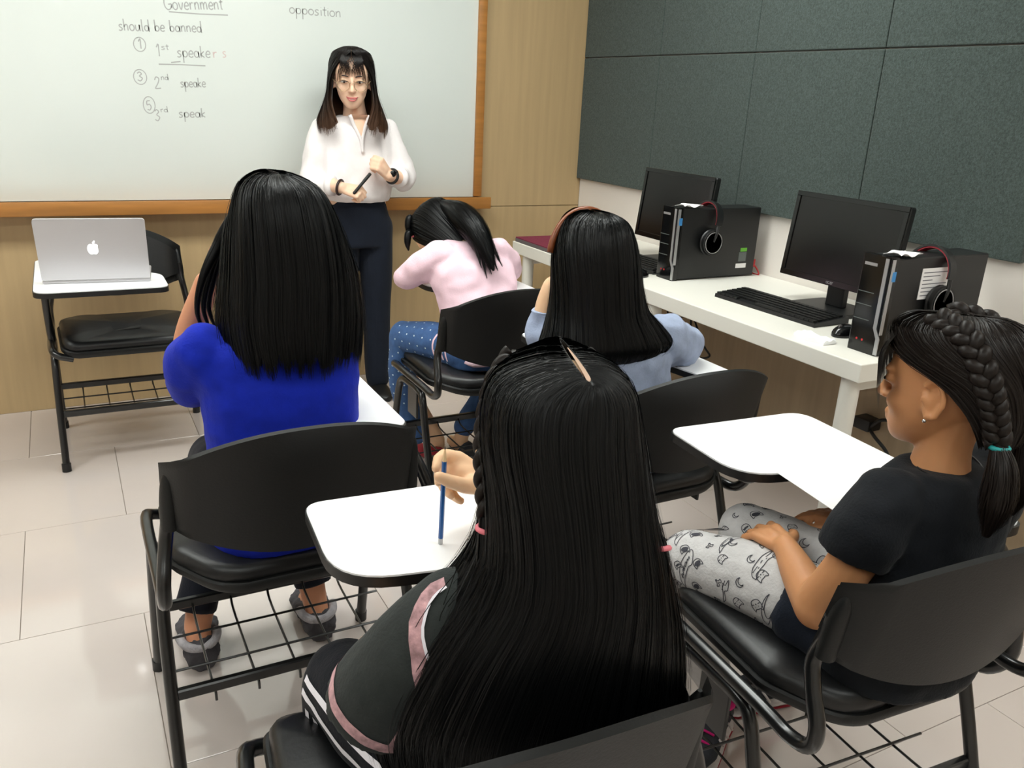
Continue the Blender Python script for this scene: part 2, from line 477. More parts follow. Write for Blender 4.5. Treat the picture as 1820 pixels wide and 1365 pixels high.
def make_chair(label):
    t = thing('tablet_chair', label, 'chair', (0, 0, 0), 0, 'black tablet-arm chairs')
    H = 0.248
    for s in (-1, 1):
        bm = B(); tube(bm, [(s * .252, .225, 0.004), (s * .25, .175, .20), (s * .247, .135, .36), (s * .246, .10, .405), (s * .246, .03, .412)], .0125, 10, 22)
        lg = obj('leg', bm, 'chair_metal', t)
        bm = B(); tube(bm, [(s * .252, .2252, 0.0), (s * .252, .2212, .03)], .0155, 10); obj('rubber_foot', bm, 'edge_black', lg)
        bm = B(); tube(bm, [(s * .246, .03, .412), (s * .246, -.05, .412), (s * .247, -.085, .395), (s * .25, -.115, .32), (s * .252, -.17, .16), (s * .252, -.222, .004)], .0125, 10, 26)
        lg = obj('leg', bm, 'chair_metal', t)
        bm = B(); tube(bm, [(s * .252, -.2225, 0.0), (s * .252, -.2135, .03)], .0155, 10); obj('rubber_foot', bm, 'edge_black', lg)
        bm = B(); tube(bm, [(s * .185, .205, .412), (s * .232, .200, .426), (s * .25, .15, .440), (s * .25, -.10, .440), (s * .25, -.175, .437), (s * .25, -.215, .452), (s * .25, -.222, .49), (s * .242, -.195, .535), (s * .234, -.178, .575), (s * .228, -.188, .62), (s * .227, -.192, .66)], .0125, 10, 44)
        obj('side_rail', bm, 'chair_metal', t)
    # lower cross bars and book rack
    for y in (.172, -.150):
        bm = B(); box(bm, (-.25, y - .008, .188), (.25, y + .008, .212), .003, 1); obj('cross_bar', bm, 'chair_metal', t, smooth=False)
    bm = B()
    for x in (-.17, -.085, 0, .085, .17):
        tube(bm, [(x, -.157, .168), (x, -.15, .186), (x, -.12, .178), (x, .12, .178), (x, .165, .196)], .0028, 6, 16)
    for y in (-.05, .07):
        tube(bm, [(-.245, y, .182), (.245, y, .182)], .0028, 6)
    obj('book_rack', bm, 'chair_metal', t, label='thin black wire book rack')
    for s in (-1, 1):
        bm = B(); box(bm, (s * .243 - .004, -.03, .30), (s * .243 + .004, .05, .41), .002, 1)
        obj('bracket', bm, 'chair_metal', t, smooth=False)
    # seat: shell and pad
    def seat_out(g):
        return round_poly([(.215 + g, .215 + g, .05), (-.215 - g, .215 + g, .05), (-.225 - g, -.08, .06), (-.15, -.185 - g, .10), (.15, -.185 - g, .10), (.225 + g, -.08, .06)])
    def slab(out, prof):
        bm = B()
        rings = []
        for sc, z in prof:
            rings.append([(x * sc, y * sc + (1 - sc) * .01, z + .028 * min(0, 1) + .020 * (x / .22) ** 2 - (.012 * max(0, (y - .12) / .1) ** 2 if y > .12 else 0)) for x, y in out])
        loft(bm, rings)
        return bm
    sh = obj('seat_shell', slab(seat_out(.006), [(.80, .408), (.97, .414), (1.0, .424), (1.0, .434), (.985, .438)]), 'chair_plastic', t)
    obj('seat_pad', slab(seat_out(-.002), [(.97, .432), (1.0, .440), (1.0, .452), (.975, .463), (.92, .469), (.6, .466), (.25, .463)]), 'vinyl', t)
    # backrest: curved panel between uprights
    def backgrid(inset, y_off, th):
        bm = B()
        nu, nv = 29, 14
        def P(u, v, o):
            au = abs(u)
            x = u * (.238 - inset)
            top = .724 + .072 * (1 - au ** 2.2) - inset
            bot = .596 - .068 * (1 - au ** 2.0) + inset
            z = bot + (top - bot) * v
            rec = -.19 - .05 * ((z - .56) / .2) + (.008 if au > .93 else 0)
            y = rec - .055 * (1 - u * u) + .035 * max(0, au - .86) / .14 * (1 if v > .0 else 1) * 0.6
            nx = -u * .42
            n = Vector((nx, -1, -.2)).normalized()
            p = Vector((x, y, z)) + n * o
            return p
        fr = [[bm.verts.new(P(-1 + 2 * i / (nu - 1), j / (nv - 1), y_off)) for j in range(nv)] for i in range(nu)]
        bk = [[bm.verts.new(P(-1 + 2 * i / (nu - 1), j / (nv - 1), y_off + th)) for j in range(nv)] for i in range(nu)]
        for i in range(nu - 1):
            for j in range(nv - 1):
                bm.faces.new((fr[i][j], fr[i][j + 1], fr[i + 1][j + 1], fr[i + 1][j]))
                bm.faces.new((bk[i][j], bk[i + 1][j], bk[i + 1][j + 1], bk[i][j + 1]))
        for i in range(nu - 1):
            for j in (0, nv - 1):
                bm.faces.new((fr[i][j], fr[i + 1][j], bk[i + 1][j], bk[i][j]))
        for j in range(nv - 1):
            for i in (0, nu - 1):
                bm.faces.new((fr[i][j], fr[i][j + 1], bk[i][j + 1], bk[i][j]))
        return bm
    bk = obj('backrest', backgrid(0, 0, .010), 'chair_plastic', t, angle=60)
    obj('back_pad', backgrid(.022, -.014, .014), 'vinyl', bk, angle=60)
    for s in (-1, 1):
        bm = B(); tube(bm, [(s * .228, -.190, .590), (s * .226, -.198, .65), (s * .225, -.206, .690), (s * .225, -.208, .712)], [.0165, .0165, .0125, .003], 12, 12); obj('upright_sleeve', bm, 'chair_plastic', bk)
    # tablet arm
    bm = B(); tube(bm, [(.246, -.02, .405), (.275, -.06, .375), (.30, -.11, .37), (.315, -.135, .42), (.305, -.12, .52), (.27, -.09, .62), (.225, -.05, .668), (.19, .05, .675), (.13, .25, .675)], .0135, 10, 46)
    obj('tablet_support', bm, 'chair_metal', t)
    out = tablet_outline()
    bm = B(); poly_prism(bm, out, .681, .6975)
    tb = obj('tablet', bm, 'edge_black', t, label='writing tablet with black edge')
    bm = B()
    c = Vector((.06, .2)); ins = [(c.x + (x - c.x) * .988, c.y + (y - c.y) * .988) for x, y in out]
    poly_prism(bm, ins, .6972, .7005); obj('tablet_top', bm, 'tablet_white', tb, smooth=False, label='white laminate top')
    return t

ch0 = make_chair('black tablet chair at the front carrying the open silver laptop')
CH = [((-2.28, -.47), PI, None),
      ((-2.102, -2.20), 0, 'black tablet chair that the person in the blue top sits on'),
      ((-1.21, -1.34), 0, 'black tablet chair that the girl in pink sits on'),
      ((-1.19, -2.20), 0, 'black tablet chair that the person in grey-blue sits on, beside the desk'),
      ((-2.057, -3.025), math.radians(-4), 'black tablet chair nearest the camera, under the girl with very long hair'),
      ((-1.272, -2.977), math.radians(-4), 'black tablet chair at right, under the girl in cat-print leggings')]
for (x, y), rz, lb in CH:
    o = ch0 if lb is None else copy_tree(ch0)
    o.location = (x, y, 0); o.rotation_euler = (0, 0, rz)
    if lb: o['label'] = lb
# the front chair has a slightly wider tablet on two straight posts
for c in list(ch0.children):
    if c.name.startswith('tablet_support'):
        bm = B(); tube(bm, [(.245, .06, .41), (.25, .075, .5), (.252, .10, .682)], .0125, 10, 14); tube(bm, [(.245, -.03, .42), (.25, .0, .52), (.252, .04, .682)], .0105, 10, 14)
        c.data = obj('tmp_support', bm, 'chair_metal').data
        bpy.data.objects.remove(bpy.data.objects['tmp_support'])
    elif c.name.split('.')[0] == 'tablet':
        c.scale = (1.1, 1.03, 1)

# ------------------------------------------------------------------ laptop on the front chair
lt = thing('laptop', 'open silver laptop with glowing fruit logo on the front chair tablet', 'laptop', (-2.362, -.765, .7007), PI + math.radians(-6))
# local: +y is towards the lid back (towards camera after the half turn)
bm = B(); box(bm, (-.1625, -.20, 0), (.1625, .022, .012), .004, 2); lb_ = obj('base', bm, 'aluminium', lt)
bm = B(); box(bm, (-.14, -.11, .0121), (.14, -.02, .0126)); obj('keyboard', bm, 'pc_black', lb_, smooth=False)
bm = B(); box(bm, (-.05, -.19, .0121), (.05, -.125, .0125)); obj('trackpad', bm, 'silver', lb_, smooth=False)
Lm = Matrix.Translation((0, .022, .010)) @ Matrix.Rotation(math.radians(-14), 4, 'X')
bm = B()
poly = round_poly([(-.1625, .004, .006), (.1625, .004, .006), (.1625, .216, .012), (-.1625, .216, .012)])
poly_prism(bm, poly, -.004, .003)
bmesh.ops.transform(bm, matrix=Lm @ Matrix.Rotation(PI / 2, 4, 'X') @ Matrix.Scale(1, 4), verts=bm.verts)
lid = obj('lid', bm, 'aluminium', lt, smooth=False)
bm = B(); box(bm, (-.152, -.0045 - .0005, .016), (.152, -.0035, .205)); bmesh.ops.transform(bm, matrix=Lm, verts=bm.verts); obj('screen', bm, 'screen', lid, smooth=False)
bm = B()
right_half = [(0, .72), (.22, .86), (.52, .82), (.74, .62), (.52, .50), (.38, .28), (.37, .04), (.50, -.16), (.74, -.26), (.66, -.50), (.46, -.80), (.26, -.86), (0, -.78)]
left_half = [(-.26, -.86), (-.50, -.74), (-.72, -.36), (-.80, .06), (-.74, .46), (-.54, .76), (-.28, .86)]
apple = [tuple(v) for v in cr(right_half, 40)][:-1] + [tuple(v) for v in cr([(0, -.78)] + left_half + [(0, .72)], 36)][:-1]
leaf = [tuple(v) for v in cr([(.02, .92), (.02, 1.16), (.18, 1.36), (.34, 1.40), (.34, 1.18), (.20, .98), (.02, .92)], 22)][:-1]
for sh in (apple, leaf):
    vs = [bm.verts.new((-x * .0205, .0, .112 + z * .0205)) for x, z in sh]
    bm.faces.new(vs)
r_ = bmesh.ops.triangulate(bm, faces=bm.faces[:])
ge = bmesh.ops.extrude_face_region(bm, geom=bm.faces[:])
bmesh.ops.translate(bm, vec=(0, .0012, 0), verts=[v for v in ge['geom'] if isinstance(v, bmesh.types.BMVert)])
bmesh.ops.translate(bm, vec=(0, .0036, 0), verts=bm.verts)
bmesh.ops.transform(bm, matrix=Lm, verts=bm.verts)
obj('logo', bm, 'logo_glow', lid, smooth=False, label='glowing white bitten-apple logo')

# ------------------------------------------------------------------ desk
DZ = 0.73
dk = thing('desk', 'long white computer desk along the right wall', 'desk', (-.32, -1.45, 0))
bm = B(); box(bm, (-.315, -.985, DZ - .052), (.318, .985, DZ), .003, 2); obj('desk_top', bm, 'desk_white', dk, smooth=False)
for x, y in ((-.275, -.93), (-.275, -.05), (-.275, .90), (.26, -.93), (.26, .90)):
    bm = B(); tube(bm, [(x, y, .012), (x, y, DZ - .052)], .026, 16); lg = obj('leg', bm, 'desk_white', dk)
    bm = B(); tube(bm, [(x, y, 0), (x, y, .014)], .030, 16); obj('foot', bm, 'grey_edge', lg)
for y in (-.93, .90):
    bm = B(); box(bm, (-.275, y - .02, DZ - .09), (.26, y + .02, DZ - .052), .003, 1); obj('side_beam', bm, 'desk_white', dk, smooth=False)

# ------------------------------------------------------------------ computers
def make_pc(label, loc, kind):
    t = thing('computer_tower', label, 'computer', loc, 0, 'slim computer towers')   # local: front is -x, near side is -y; origin front-near-bottom corner
    bm = B(); box(bm, (.022, 0, .004), (.40, .095, .265), .003, 1); obj('case', bm, 'pc_black', t, smooth=False)
    bm = B()
    poly_prism(bm, round_poly([(.024, -.001, 0), (.024, .096, 0), (0, .096, .006), (0, -.001, .012)]), .0, .268)
    fr = obj('front_bezel', bm, 'pc_gloss', t)
    bm = B()
    st = [(-.0015, .016, .264), (-.0015, .016, .075), (-.0015, .002, .048), (-.0015, .002, .004)]
    for a, b in zip(st, st[1:]):
        a, b = Vector(a), Vector(b); w = .0055
        vs = [bm.verts.new(p) for p in ((a.x, a.y - w, a.z), (a.x, a.y + w, a.z), (b.x, b.y + w, b.z), (b.x, b.y - w, b.z))]
        bm.faces.new(vs)
    ge = bmesh.ops.extrude_face_region(bm, geom=bm.faces[:])
    bmesh.ops.translate(bm, vec=(.003, 0, 0), verts=[v for v in ge['geom'] if isinstance(v, bmesh.types.BMVert)])
    # the stripe wraps to the near side as a thin silver edge
    box(bm, (-.0016, -.0022, .06), (.010, -.0008, .264)); 
    obj('silver_stripe', bm, 'silver', fr, smooth=False, label='kinked silver stripe')
    bm = B(); box(bm, (.004, -.0024, .205), (.020, -.0012, .232), .001, 1)
    obj('sticker', bm, 'sticker_blue', fr, smooth=False, label='small blue sticker')
    bm = B()
    for z in (.238,): box(bm, (-.0012, .045, z), (0, .085, z + .008))
    obj('badge', bm, 'silver', fr, smooth=False)
    bm = B()
    for y in (.05, .068): tube(bm, [(-.001, y, .035), (.002, y, .035)], .0032, 10)
    obj('audio_port', bm, 'red_plastic', fr, label='small audio jack sockets')
    bm = B()
    for z in (.09, .13, .165): box(bm, (-.0012, .04, z), (0, .09, z + .002))
    obj('bay_line', bm, 'sticker_grey', fr, smooth=False)
    bm = B(); box(bm, (.39, .02, .03), (.425, .03, .06)); tube(bm, [(.41, .025, .045), (.43, .02, .03), (.432, .0, .003), (.43, .05, .003)], .003, 6, 14)
    obj('rear_plug', bm, 'red_plastic', t)
    bm = B(); tube(bm, [(.398, .06, .17), (.425, .058, .165), (.432, .056, .10), (.425, .05, .02), (.428, .04, .004)], .004, 7, 20); obj('power_cord', bm, 'cable_black', t)
    if kind == 1:
        bm = B(); box(bm, (.320, -.0012, .098), (.352, 0, .112)); obj('sticker', bm, 'sticker_green', t, smooth=False, label='green sticker')
        bm = B(); box(bm, (.314, -.0012, .060), (.352, 0, .096)); obj('sticker', bm, 'sticker_grey', t, smooth=False)
        bm = B(); box(bm, (.305, -.0014, .035), (.356, 0, .052)); obj('sticker', bm, 'paper', t, smooth=False)
    else:
        bm = B(); box(bm, (.125, -.0014, .150), (.245, 0, .235)); nt = obj('notice_sheet', bm, 'paper', t, smooth=False, label='printed white notice')
        bm = B()
        for i in range(7):
            box(bm, (.132, -.0017, .222 - i * .0105), (.232 - .03 * ((i * 7) % 3), -.0013, .2245 - i * .0105))
        obj('printed_lines', bm, 'paper_print', nt, smooth=False)
    return t
PC1 = (-.465, -1.415, DZ); PC2 = (-.535, -2.392, DZ)
make_pc('slim black computer tower by the far monitor, green sticker on its side', PC1, 1)
make_pc('slim black computer tower at the near desk end, printed notice on its side', PC2, 2)
for (px, py, pz), lb in ((PC1, 'crumpled white paper slip on the far computer tower'), (PC2, 'crumpled white paper slip on the near computer tower')):
    bm = B()
    n = 9
    g = [[bm.verts.new((px + .02 + .085 * i / (n - 1) + .004 * math.sin(j), py - .006 + .055 * j / 4, pz + .2725 + .005 * math.sin(i * 1.1 + j) + .003)) for j in range(5)] for i in range(n)]
    for i in range(n - 1):
        for j in range(4): bm.faces.new((g[i][j], g[i + 1][j], g[i + 1][j + 1], g[i][j + 1]))
    ge = bmesh.ops.extrude_face_region(bm, geom=bm.faces[:])
    bmesh.ops.translate(bm, vec=(0, 0, -.0012), verts=[v for v in ge['geom'] if isinstance(v, bmesh.types.BMVert)])
    tag(obj('paper_slip', bm, 'paper'), lb, 'paper', 'paper slips on the towers')

def make_headset(label, loc, rz, tilt):
    t = thing('headset', label, 'headphones', loc, rz, 'headsets hung over the towers')
    pts = [(0, .078 * math.cos(a), .078 * 1.12 * math.sin(a)) for a in [PI * k / 16 for k in range(17)]]
    Mx = Matrix.Rotation(tilt, 4, 'Y')
    def arcband(r, w, th):
        bm = B()
        rings = []
        for k in range(25):
            a = PI * k / 24
            c = Vector((0, r * math.cos(a), r * 1.1 * math.sin(a))); n = Vector((0, math.cos(a), math.sin(a)))
            rings.append([c + Vector((-w, 0, 0)) - n * th, c + Vector((w, 0, 0)) - n * th, c + Vector((w, 0, 0)) + n * th, c + Vector((-w, 0, 0)) + n * th])
        loft(bm, rings); bmesh.ops.transform(bm, matrix=Mx, verts=bm.verts)
        return bm
    bd = obj('headband', arcband(.074, .014, .003), 'pc_black', t)
    obj('band_lining', arcband(.0695, .012, .002), 'red_fabric', bd, label='dark red padded lining')
    for s in (-1, 1):
        bm = B()
        tube(bm, [(0, s * .072, 0), (0, s * .076, -.03), (0, s * .072, -.06)], .006, 8, 10); bmesh.ops.transform(bm, matrix=Mx, verts=bm.verts)
        yk = obj('yoke', bm, 'pc_black', t)
        bm = B()
        prof = [(.036, .074), (.047, .076), (.049, .068), (.046, .060)]
        rings = [[(r * math.cos(2 * PI * k / 20), s * d, -.065 + r * math.sin(2 * PI * k / 20)) for k in range(20)] for r, d in prof]
        loft(bm, rings); bmesh.ops.transform(bm, matrix=Mx, verts=bm.verts)
        cp = obj('ear_cup', bm, 'pc_black', t)
        bm = B()
        rings = [[((.040 + .009 * math.cos(v)) * math.cos(2 * PI * k / 20), s * (.0565 + .006 * math.sin(v)), -.065 + (.040 + .009 * math.cos(v)) * math.sin(2 * PI * k / 20)) for k in range(20)] for v in [2 * PI * q / 8 for q in range(9)]]
        loft(bm, rings, cap=False); bmesh.ops.transform(bm, matrix=Mx, verts=bm.verts)
        obj('ear_cushion', bm, 'vinyl', cp)
        bm = B()
        rings = [[(r * math.cos(2 * PI * k / 20), s * (.0762 + h), -.065 + r * math.sin(2 * PI * k / 20)) for k in range(20)] for r, h in ((.040, 0), (.040, .0015), (.0375, .0015), (.0375, 0))]
        loft(bm, rings); bmesh.ops.transform(bm, matrix=Mx, verts=bm.verts)
        obj('cup_ring', bm, 'silver', cp)
    return t
make_headset('black headset with red lining hung over the far computer tower', (PC1[0] + .17, PC1[1] + .045, PC1[2] + .205), 0, math.radians(14))
make_headset('black headset with red lining hung over the near computer tower', (PC2[0] + .21, PC2[1] + .045, PC2[2] + .205), 0, math.radians(12))

def make_monitor(label, y, x):
    t = thing('monitor', label, 'monitor', (x, y, DZ), 0, 'black flat monitors')     # screen faces -x
    M_ = Matrix.Translation((0, 0, .225)) @ Matrix.Rotation(math.radians(6), 4, 'Y')
    def mb(lo, hi, bev=.003):
        bm = B(); box(bm, lo, hi, bev, 1); bmesh.ops.transform(bm, matrix=M_, verts=bm.verts); return bm
    bd = obj('housing', mb((0, -.222, -.142), (.028, .222, .142), .005), 'pc_black', t, smooth=False)
    bz = B()
    for lo, hi in (((-.006, -.222, -.142), (0, .222, -.122)), ((-.006, -.222, .126), (0, .222, .142)), ((-.006, -.222, -.122), (0, -.206, .126)), ((-.006, .206, -.122), (0, .222, .126))):
        box(bz, lo, hi, .001, 1)
    bmesh.ops.transform(bz, matrix=M_, verts=bz.verts)
    obj('bezel', bz, 'pc_gloss', t, smooth=False)
    obj('screen', mb((-.002, -.206, -.122), (.001, .206, .126), 0), 'screen', t, smooth=False)
    bm = B()
    # maker's lettering on the lower bezel, a c e r as small strokes
    xx = 0
    for c in ('a', 'e', 'e', 'r'):
        st = GL[c][1]
        if c == 'e' and xx < 1.2:
            st = [arc(.42, .5, .36, .5, 45, 315)]
        for s in st:
            ribbon(bm, [Vector((-.0063, .016 - (xx + p[0]) * .0085, -.136 + p[1] * .0075)) for p in smooth2(s)], .0013, Vector((-1, 0, 0)), 0)
        xx += .95
    bmesh.ops.transform(bm, matrix=M_, verts=bm.verts)
    obj('lettering', bm, 'silver', bd, smooth=False)
    bm = B(); box(bm, (.012, -.035, .012), (.04, .035, .15), .004, 1); obj('stand_neck', bm, 'pc_black', t, smooth=False)
    bm = B(); poly_prism(bm, round_poly([(-.075, -.11, .02), (.10, -.11, .03), (.10, .11, .03), (-.075, .11, .02)]), 0, .014); obj('stand_base', bm, 'pc_black', t, smooth=False)
    return t
make_monitor('far black monitor in the corner behind the first tower', -1.095, -.235)
make_monitor('large black monitor in the middle of the desk, behind the keyboard', -1.95, -.225)

def make_keyboard(label, loc, rz):
    t = thing('keyboard', label, 'keyboard', loc, rz, 'black keyboards')   # long axis local y, user side -x
    bm = B()
    rings = [[(-.078, y, 0), (.078, y, 0), (.076, y, .022), (-.076, y, .012)] for y in (-.218, .218)]
    loft(bm, rings); obj('keyboard_body', bm, 'pc_black', t, smooth=False)
    bm = B(); kx = .0185
    for r in range(6):
        for c in range(22):
            if r == 0 and 4 < c < 11: continue
            x = -.064 + r * .0225; y = .205 - c * .0193
            z = .012 + (x + .076) / .152 * .010
            box(bm, (x - .0085, y - .0085, z - .001), (x + .0085, y + .0085, z + .006))
    o = obj('keys', bm, 'chair_plastic', t, smooth=False); o['kind'] = 'stuff'
    bm = B(); box(bm, (-.0727, -.065, .0135), (-.0555, .035, .0195)); obj('space_bar', bm, 'chair_plastic', t, smooth=False)
    return t
make_keyboard('black keyboard in front of the middle monitor', (-.39, -1.885, DZ), math.radians(2))
make_keyboard('black keyboard half hidden beside the far tower', (-.385, -1.075, DZ), math.radians(1))
def make_mouse(label, loc, rz):
    t = thing('mouse', label, 'computer mouse', loc, rz, 'black computer mice')
    bm = B(); ell(bm, (0, 0, .004), (.052, .030, .030), u=20, v=14)
    for v in bm.verts:
        if v.co.z < 0: v.co.z = 0
    obj('shell', bm, 'pc_gloss', t)
    bm = B(); ell(bm, (-.028, 0, .029), (.009, .004, .007), u=10, v=8); obj('wheel', bm, 'grey_edge', t)
    bm = B(); tube(bm, [(.045, 0, .008), (.08, .01, .004), (.13, -.01, .004), (.2, .02, .004)], .002, 6, 16); obj('cord', bm, 'cable_black', t)
make_mouse('black mouse beside the middle keyboard, left of the near tower', (-.435, -2.20, DZ), math.radians(8))
make_mouse('black mouse beside the far tower', (-.545, -1.31, DZ), math.radians(5))
# crumpled tissue, leaflet, felt folder
bm = B(); n = 10
g = [[bm.verts.new((-.565 + .05 * (j / 7 - .5) + .008 * math.sin(i), -2.205 + .115 * (i / (n - 1) - .5), DZ + .006 + .008 * abs(math.sin(i * 1.7 + j * .9)))) for j in range(8)] for i in range(n)]
for i in range(n - 1):
    for j in range(7): bm.faces.new((g[i][j], g[i + 1][j], g[i + 1][j + 1], g[i][j + 1]))
ge = bmesh.ops.extrude_face_region(bm, geom=bm.faces[:])
for v in ge['geom']:
    if isinstance(v, bmesh.types.BMVert): v.co.z = DZ + .0005
tag(obj('tissue', bm, 'tissue'), 'crumpled white tissue on the near desk edge', 'tissue')
lf = thing('leaflet', 'white leaflet with a red stripe lying by the monitor stand', 'paper', (-.35, -2.20, DZ))
bm = B(); box(bm, (-.04, -.075, 0), (.05, .075, .002)); obj('sheet', bm, 'paper', lf, smooth=False)
bm = B(); box(bm, (-.012, -.075, .0021), (.004, .02, .0028), M=Matrix.Rotation(.3, 4, 'Z')); obj('red_stripe', bm, 'red_plastic', lf, smooth=False)
fd = thing('felt_folder', 'dark red felt folder with grey edge at the far desk end', 'folder', (-.47, -.675, DZ))
bm = B(); poly_prism(bm, round_poly([(-.16, -.20, .01), (.15, -.20, .01), (.15, .20, .01), (-.16, .20, .01)]), 0, .016); obj('folder_core', bm, 'grey_edge', fd, smooth=False)
bm = B(); poly_prism(bm, round_poly([(-.159, -.199, .01), (.149, -.199, .01), (.149, .199, .01), (-.159, .199, .01)]), .016, .020); obj('folder_cover', bm, 'maroon', fd, smooth=False)

# cables under the desk
CB = [('cable_black', .0045, 'thick black cable looping lowest in the tangle under the desk', [(-.06, -1.02, .67), (-.08, -1.10, .52), (-.10, -1.22, .40), (-.10, -1.27, .36), (-.10, -1.20, .335), (-.09, -1.13, .38), (-.08, -1.10, .52), (-.06, -1.06, .67)]),
      ('cable_black', .0035, 'thin black cable crossing the tangle under the desk', [(-.11, -1.24, .67), (-.12, -1.18, .55), (-.13, -1.06, .47), (-.13, -1.00, .50), (-.12, -1.10, .58), (-.11, -1.28, .64)]),
      ('cable_red', .004, 'reddish-brown cable bunched at the front of the tangle under the desk', [(-.15, -1.02, .67), (-.16, -1.05, .54), (-.16, -1.14, .44), (-.165, -1.10, .52), (-.16, -1.17, .60), (-.15, -1.20, .67)])]
for m_, r_, lb, p in CB:
    bm = B(); tube(bm, p, r_, 7, 50); tag(obj('cable', bm, m_), lb, 'cable', 'cables hanging under the desk')
bm = B(); tube(bm, [(-.19, -1.10, .67), (-.195, -1.115, .45), (-.19, -1.11, .25), (-.18, -1.10, .06), (-.20, -1.06, .006), (-.26, -1.0, .006)], .0045, 7, 30)
tag(obj('cable', bm, 'cable_red'), 'single reddish-brown cable dropping straight from the desk to the floor', 'cable')
ad = thing('power_adapter', 'black power plug with curling leads low on the wall behind the near desk leg', 'plug', (-.02, -2.03, .33))
bm = B(); box(bm, (-.045, -.035, -.02), (.02, .035, .022), .006, 2); obj('plug_body', bm, 'pc_black', ad)
bm = B(); tube(bm, [(-.03, -.03, 0), (-.04, -.08, .045), (-.03, -.15, .05), (-.03, -.19, .03)], .006, 8, 20); obj('lead', bm, 'cable_black', ad)
bm = B(); tube(bm, [(-.03, -.03, -.01), (-.05, -.07, -.02), (-.04, -.12, -.06), (-.04, -.14, -.11)], .006, 8, 20); obj('lead', bm, 'cable_black', ad)
bm = B(); tube(bm, [(-.03, .03, 0), (-.05, .06, -.03), (-.03, .10, -.05), (-.03, .12, -.12)], .005, 8, 20); obj('lead', bm, 'cable_black', ad)

# ================================================================== people
def skin_mat(name, col):
    mat(name, col, 0.5, var=(14, 0.05), bump=(90, 0.05), spec=0.4)
    b = MATS[name].node_tree.nodes['Principled BSDF']
    b.inputs['Subsurface Weight'].default_value = 0.12
    b.inputs['Subsurface Radius'].default_value = (0.012, 0.005, 0.003)
    b.inputs['Subsurface Scale'].default_value = 0.5
skin_mat('skin_fair', (240, 200, 172))
skin_mat('skin_light', (232, 190, 152))
skin_mat('skin_tan', (196, 138, 94))
skin_mat('skin_warm', (204, 142, 108))
def cloth(name, col, var=0.08, rough=0.85, sc=40, bump=(220, 0.25)):
    mat(name, col, rough, var=(sc, var), bump=bump, spec=0.2, sheen=0.05)
cloth('blouse_white', (240, 234, 234), 0.02, bump=(160, 0.12))
cloth('navy_trouser', (22, 28, 40))
cloth('royal_blue', (18, 40, 172), 0.10)
cloth('dark_jeans', (22, 24, 34))
cloth('pink_knit', (236, 202, 214), 0.04)
cloth('jeans_blue', (62, 92, 138), 0.16)
cloth('grey_blue', (158, 170, 196), 0.10)
cloth('tee_charcoal', (44, 48, 47), 0.12)
cloth('tee_black', (17, 20, 25), 0.15)
cloth('track_navy', (14, 16, 24), 0.12)
cloth('pink_mesh', (186, 146, 150), 0.45, sc=70)
cloth('white_trim', (232, 228, 236), 0.03)
cloth('legging_grey', (196, 194, 194), 0.06, sc=60)
cloth('navy_short', (24, 30, 42), 0.12)
cloth('sneaker_grey', (52, 54, 60), 0.2)
cloth('sneaker_white', (206, 200, 200), 0.06)
cloth('sneaker_pink', (205, 30, 120), 0.06)
cloth('sneaker_red', (150, 40, 52), 0.1)
cloth('clog_grey', (70, 68, 72), 0.2)
cloth('clog_fleece', (176, 172, 176), 0.2, bump=(300, 0.8))
cloth('denim_dot', (196, 214, 226), 0.02)
mat('print_ink', (58, 58, 66), 0.8)
mat('elastic_pink', (226, 120, 132), 0.6)
mat('elastic_teal', (30, 150, 150), 0.6)
mat('tortoise', (120, 62, 28), 0.3)
mat('eye_white', (235, 232, 228), 0.25)
mat('iris', (40, 24, 16), 0.2)
mat('lip', (200, 108, 104), 0.45)
mat('brow', (52, 38, 32), 0.7)
mat('gold_wire', (196, 168, 130), 0.25, metal=0.8)
mat('lens', (30, 30, 32), 0.05, alpha=0.05)
mat('scalp', (182, 148, 124), 0.6)
mat('pencil_blue', (28, 84, 150), 0.3)
mat('pencil_wood', (222, 190, 148), 0.7)
mat('pencil_lead', (50, 50, 54), 0.4)
mat('pencil_cap', (190, 190, 192), 0.4)
def hair_mat(name, col, tip=None, rough=0.38):
    mat(name, col, rough, spec=0.2)
    if tip:
        nt = MATS[name].node_tree
        b = nt.nodes['Principled BSDF']
        tc = nt.nodes.new('ShaderNodeTexCoord'); sp = nt.nodes.new('ShaderNodeSeparateXYZ'); r = nt.nodes.new('ShaderNodeValToRGB')
        nt.links.new(tc.outputs['Generated'], sp.inputs[0]); nt.links.new(sp.outputs['Z'], r.inputs['Fac'])
        r.color_ramp.elements[0].position = 0.02; r.color_ramp.elements[0].color = (*lin(tip), 1)
        r.color_ramp.elements[1].position = 0.55; r.color_ramp.elements[1].color = (*lin(col), 1)
        nt.links.new(r.outputs[0], b.inputs['Base Color'])
hair_mat('hair_black', (6, 7, 8), rough=0.42)
hair_mat('hair_soft_black', (8, 9, 10), rough=0.36)
hair_mat('hair_brown', (27, 21, 18), rough=0.42)
hair_mat('hair_teacher', (26, 22, 21), tip=(92, 64, 46), rough=0.4)

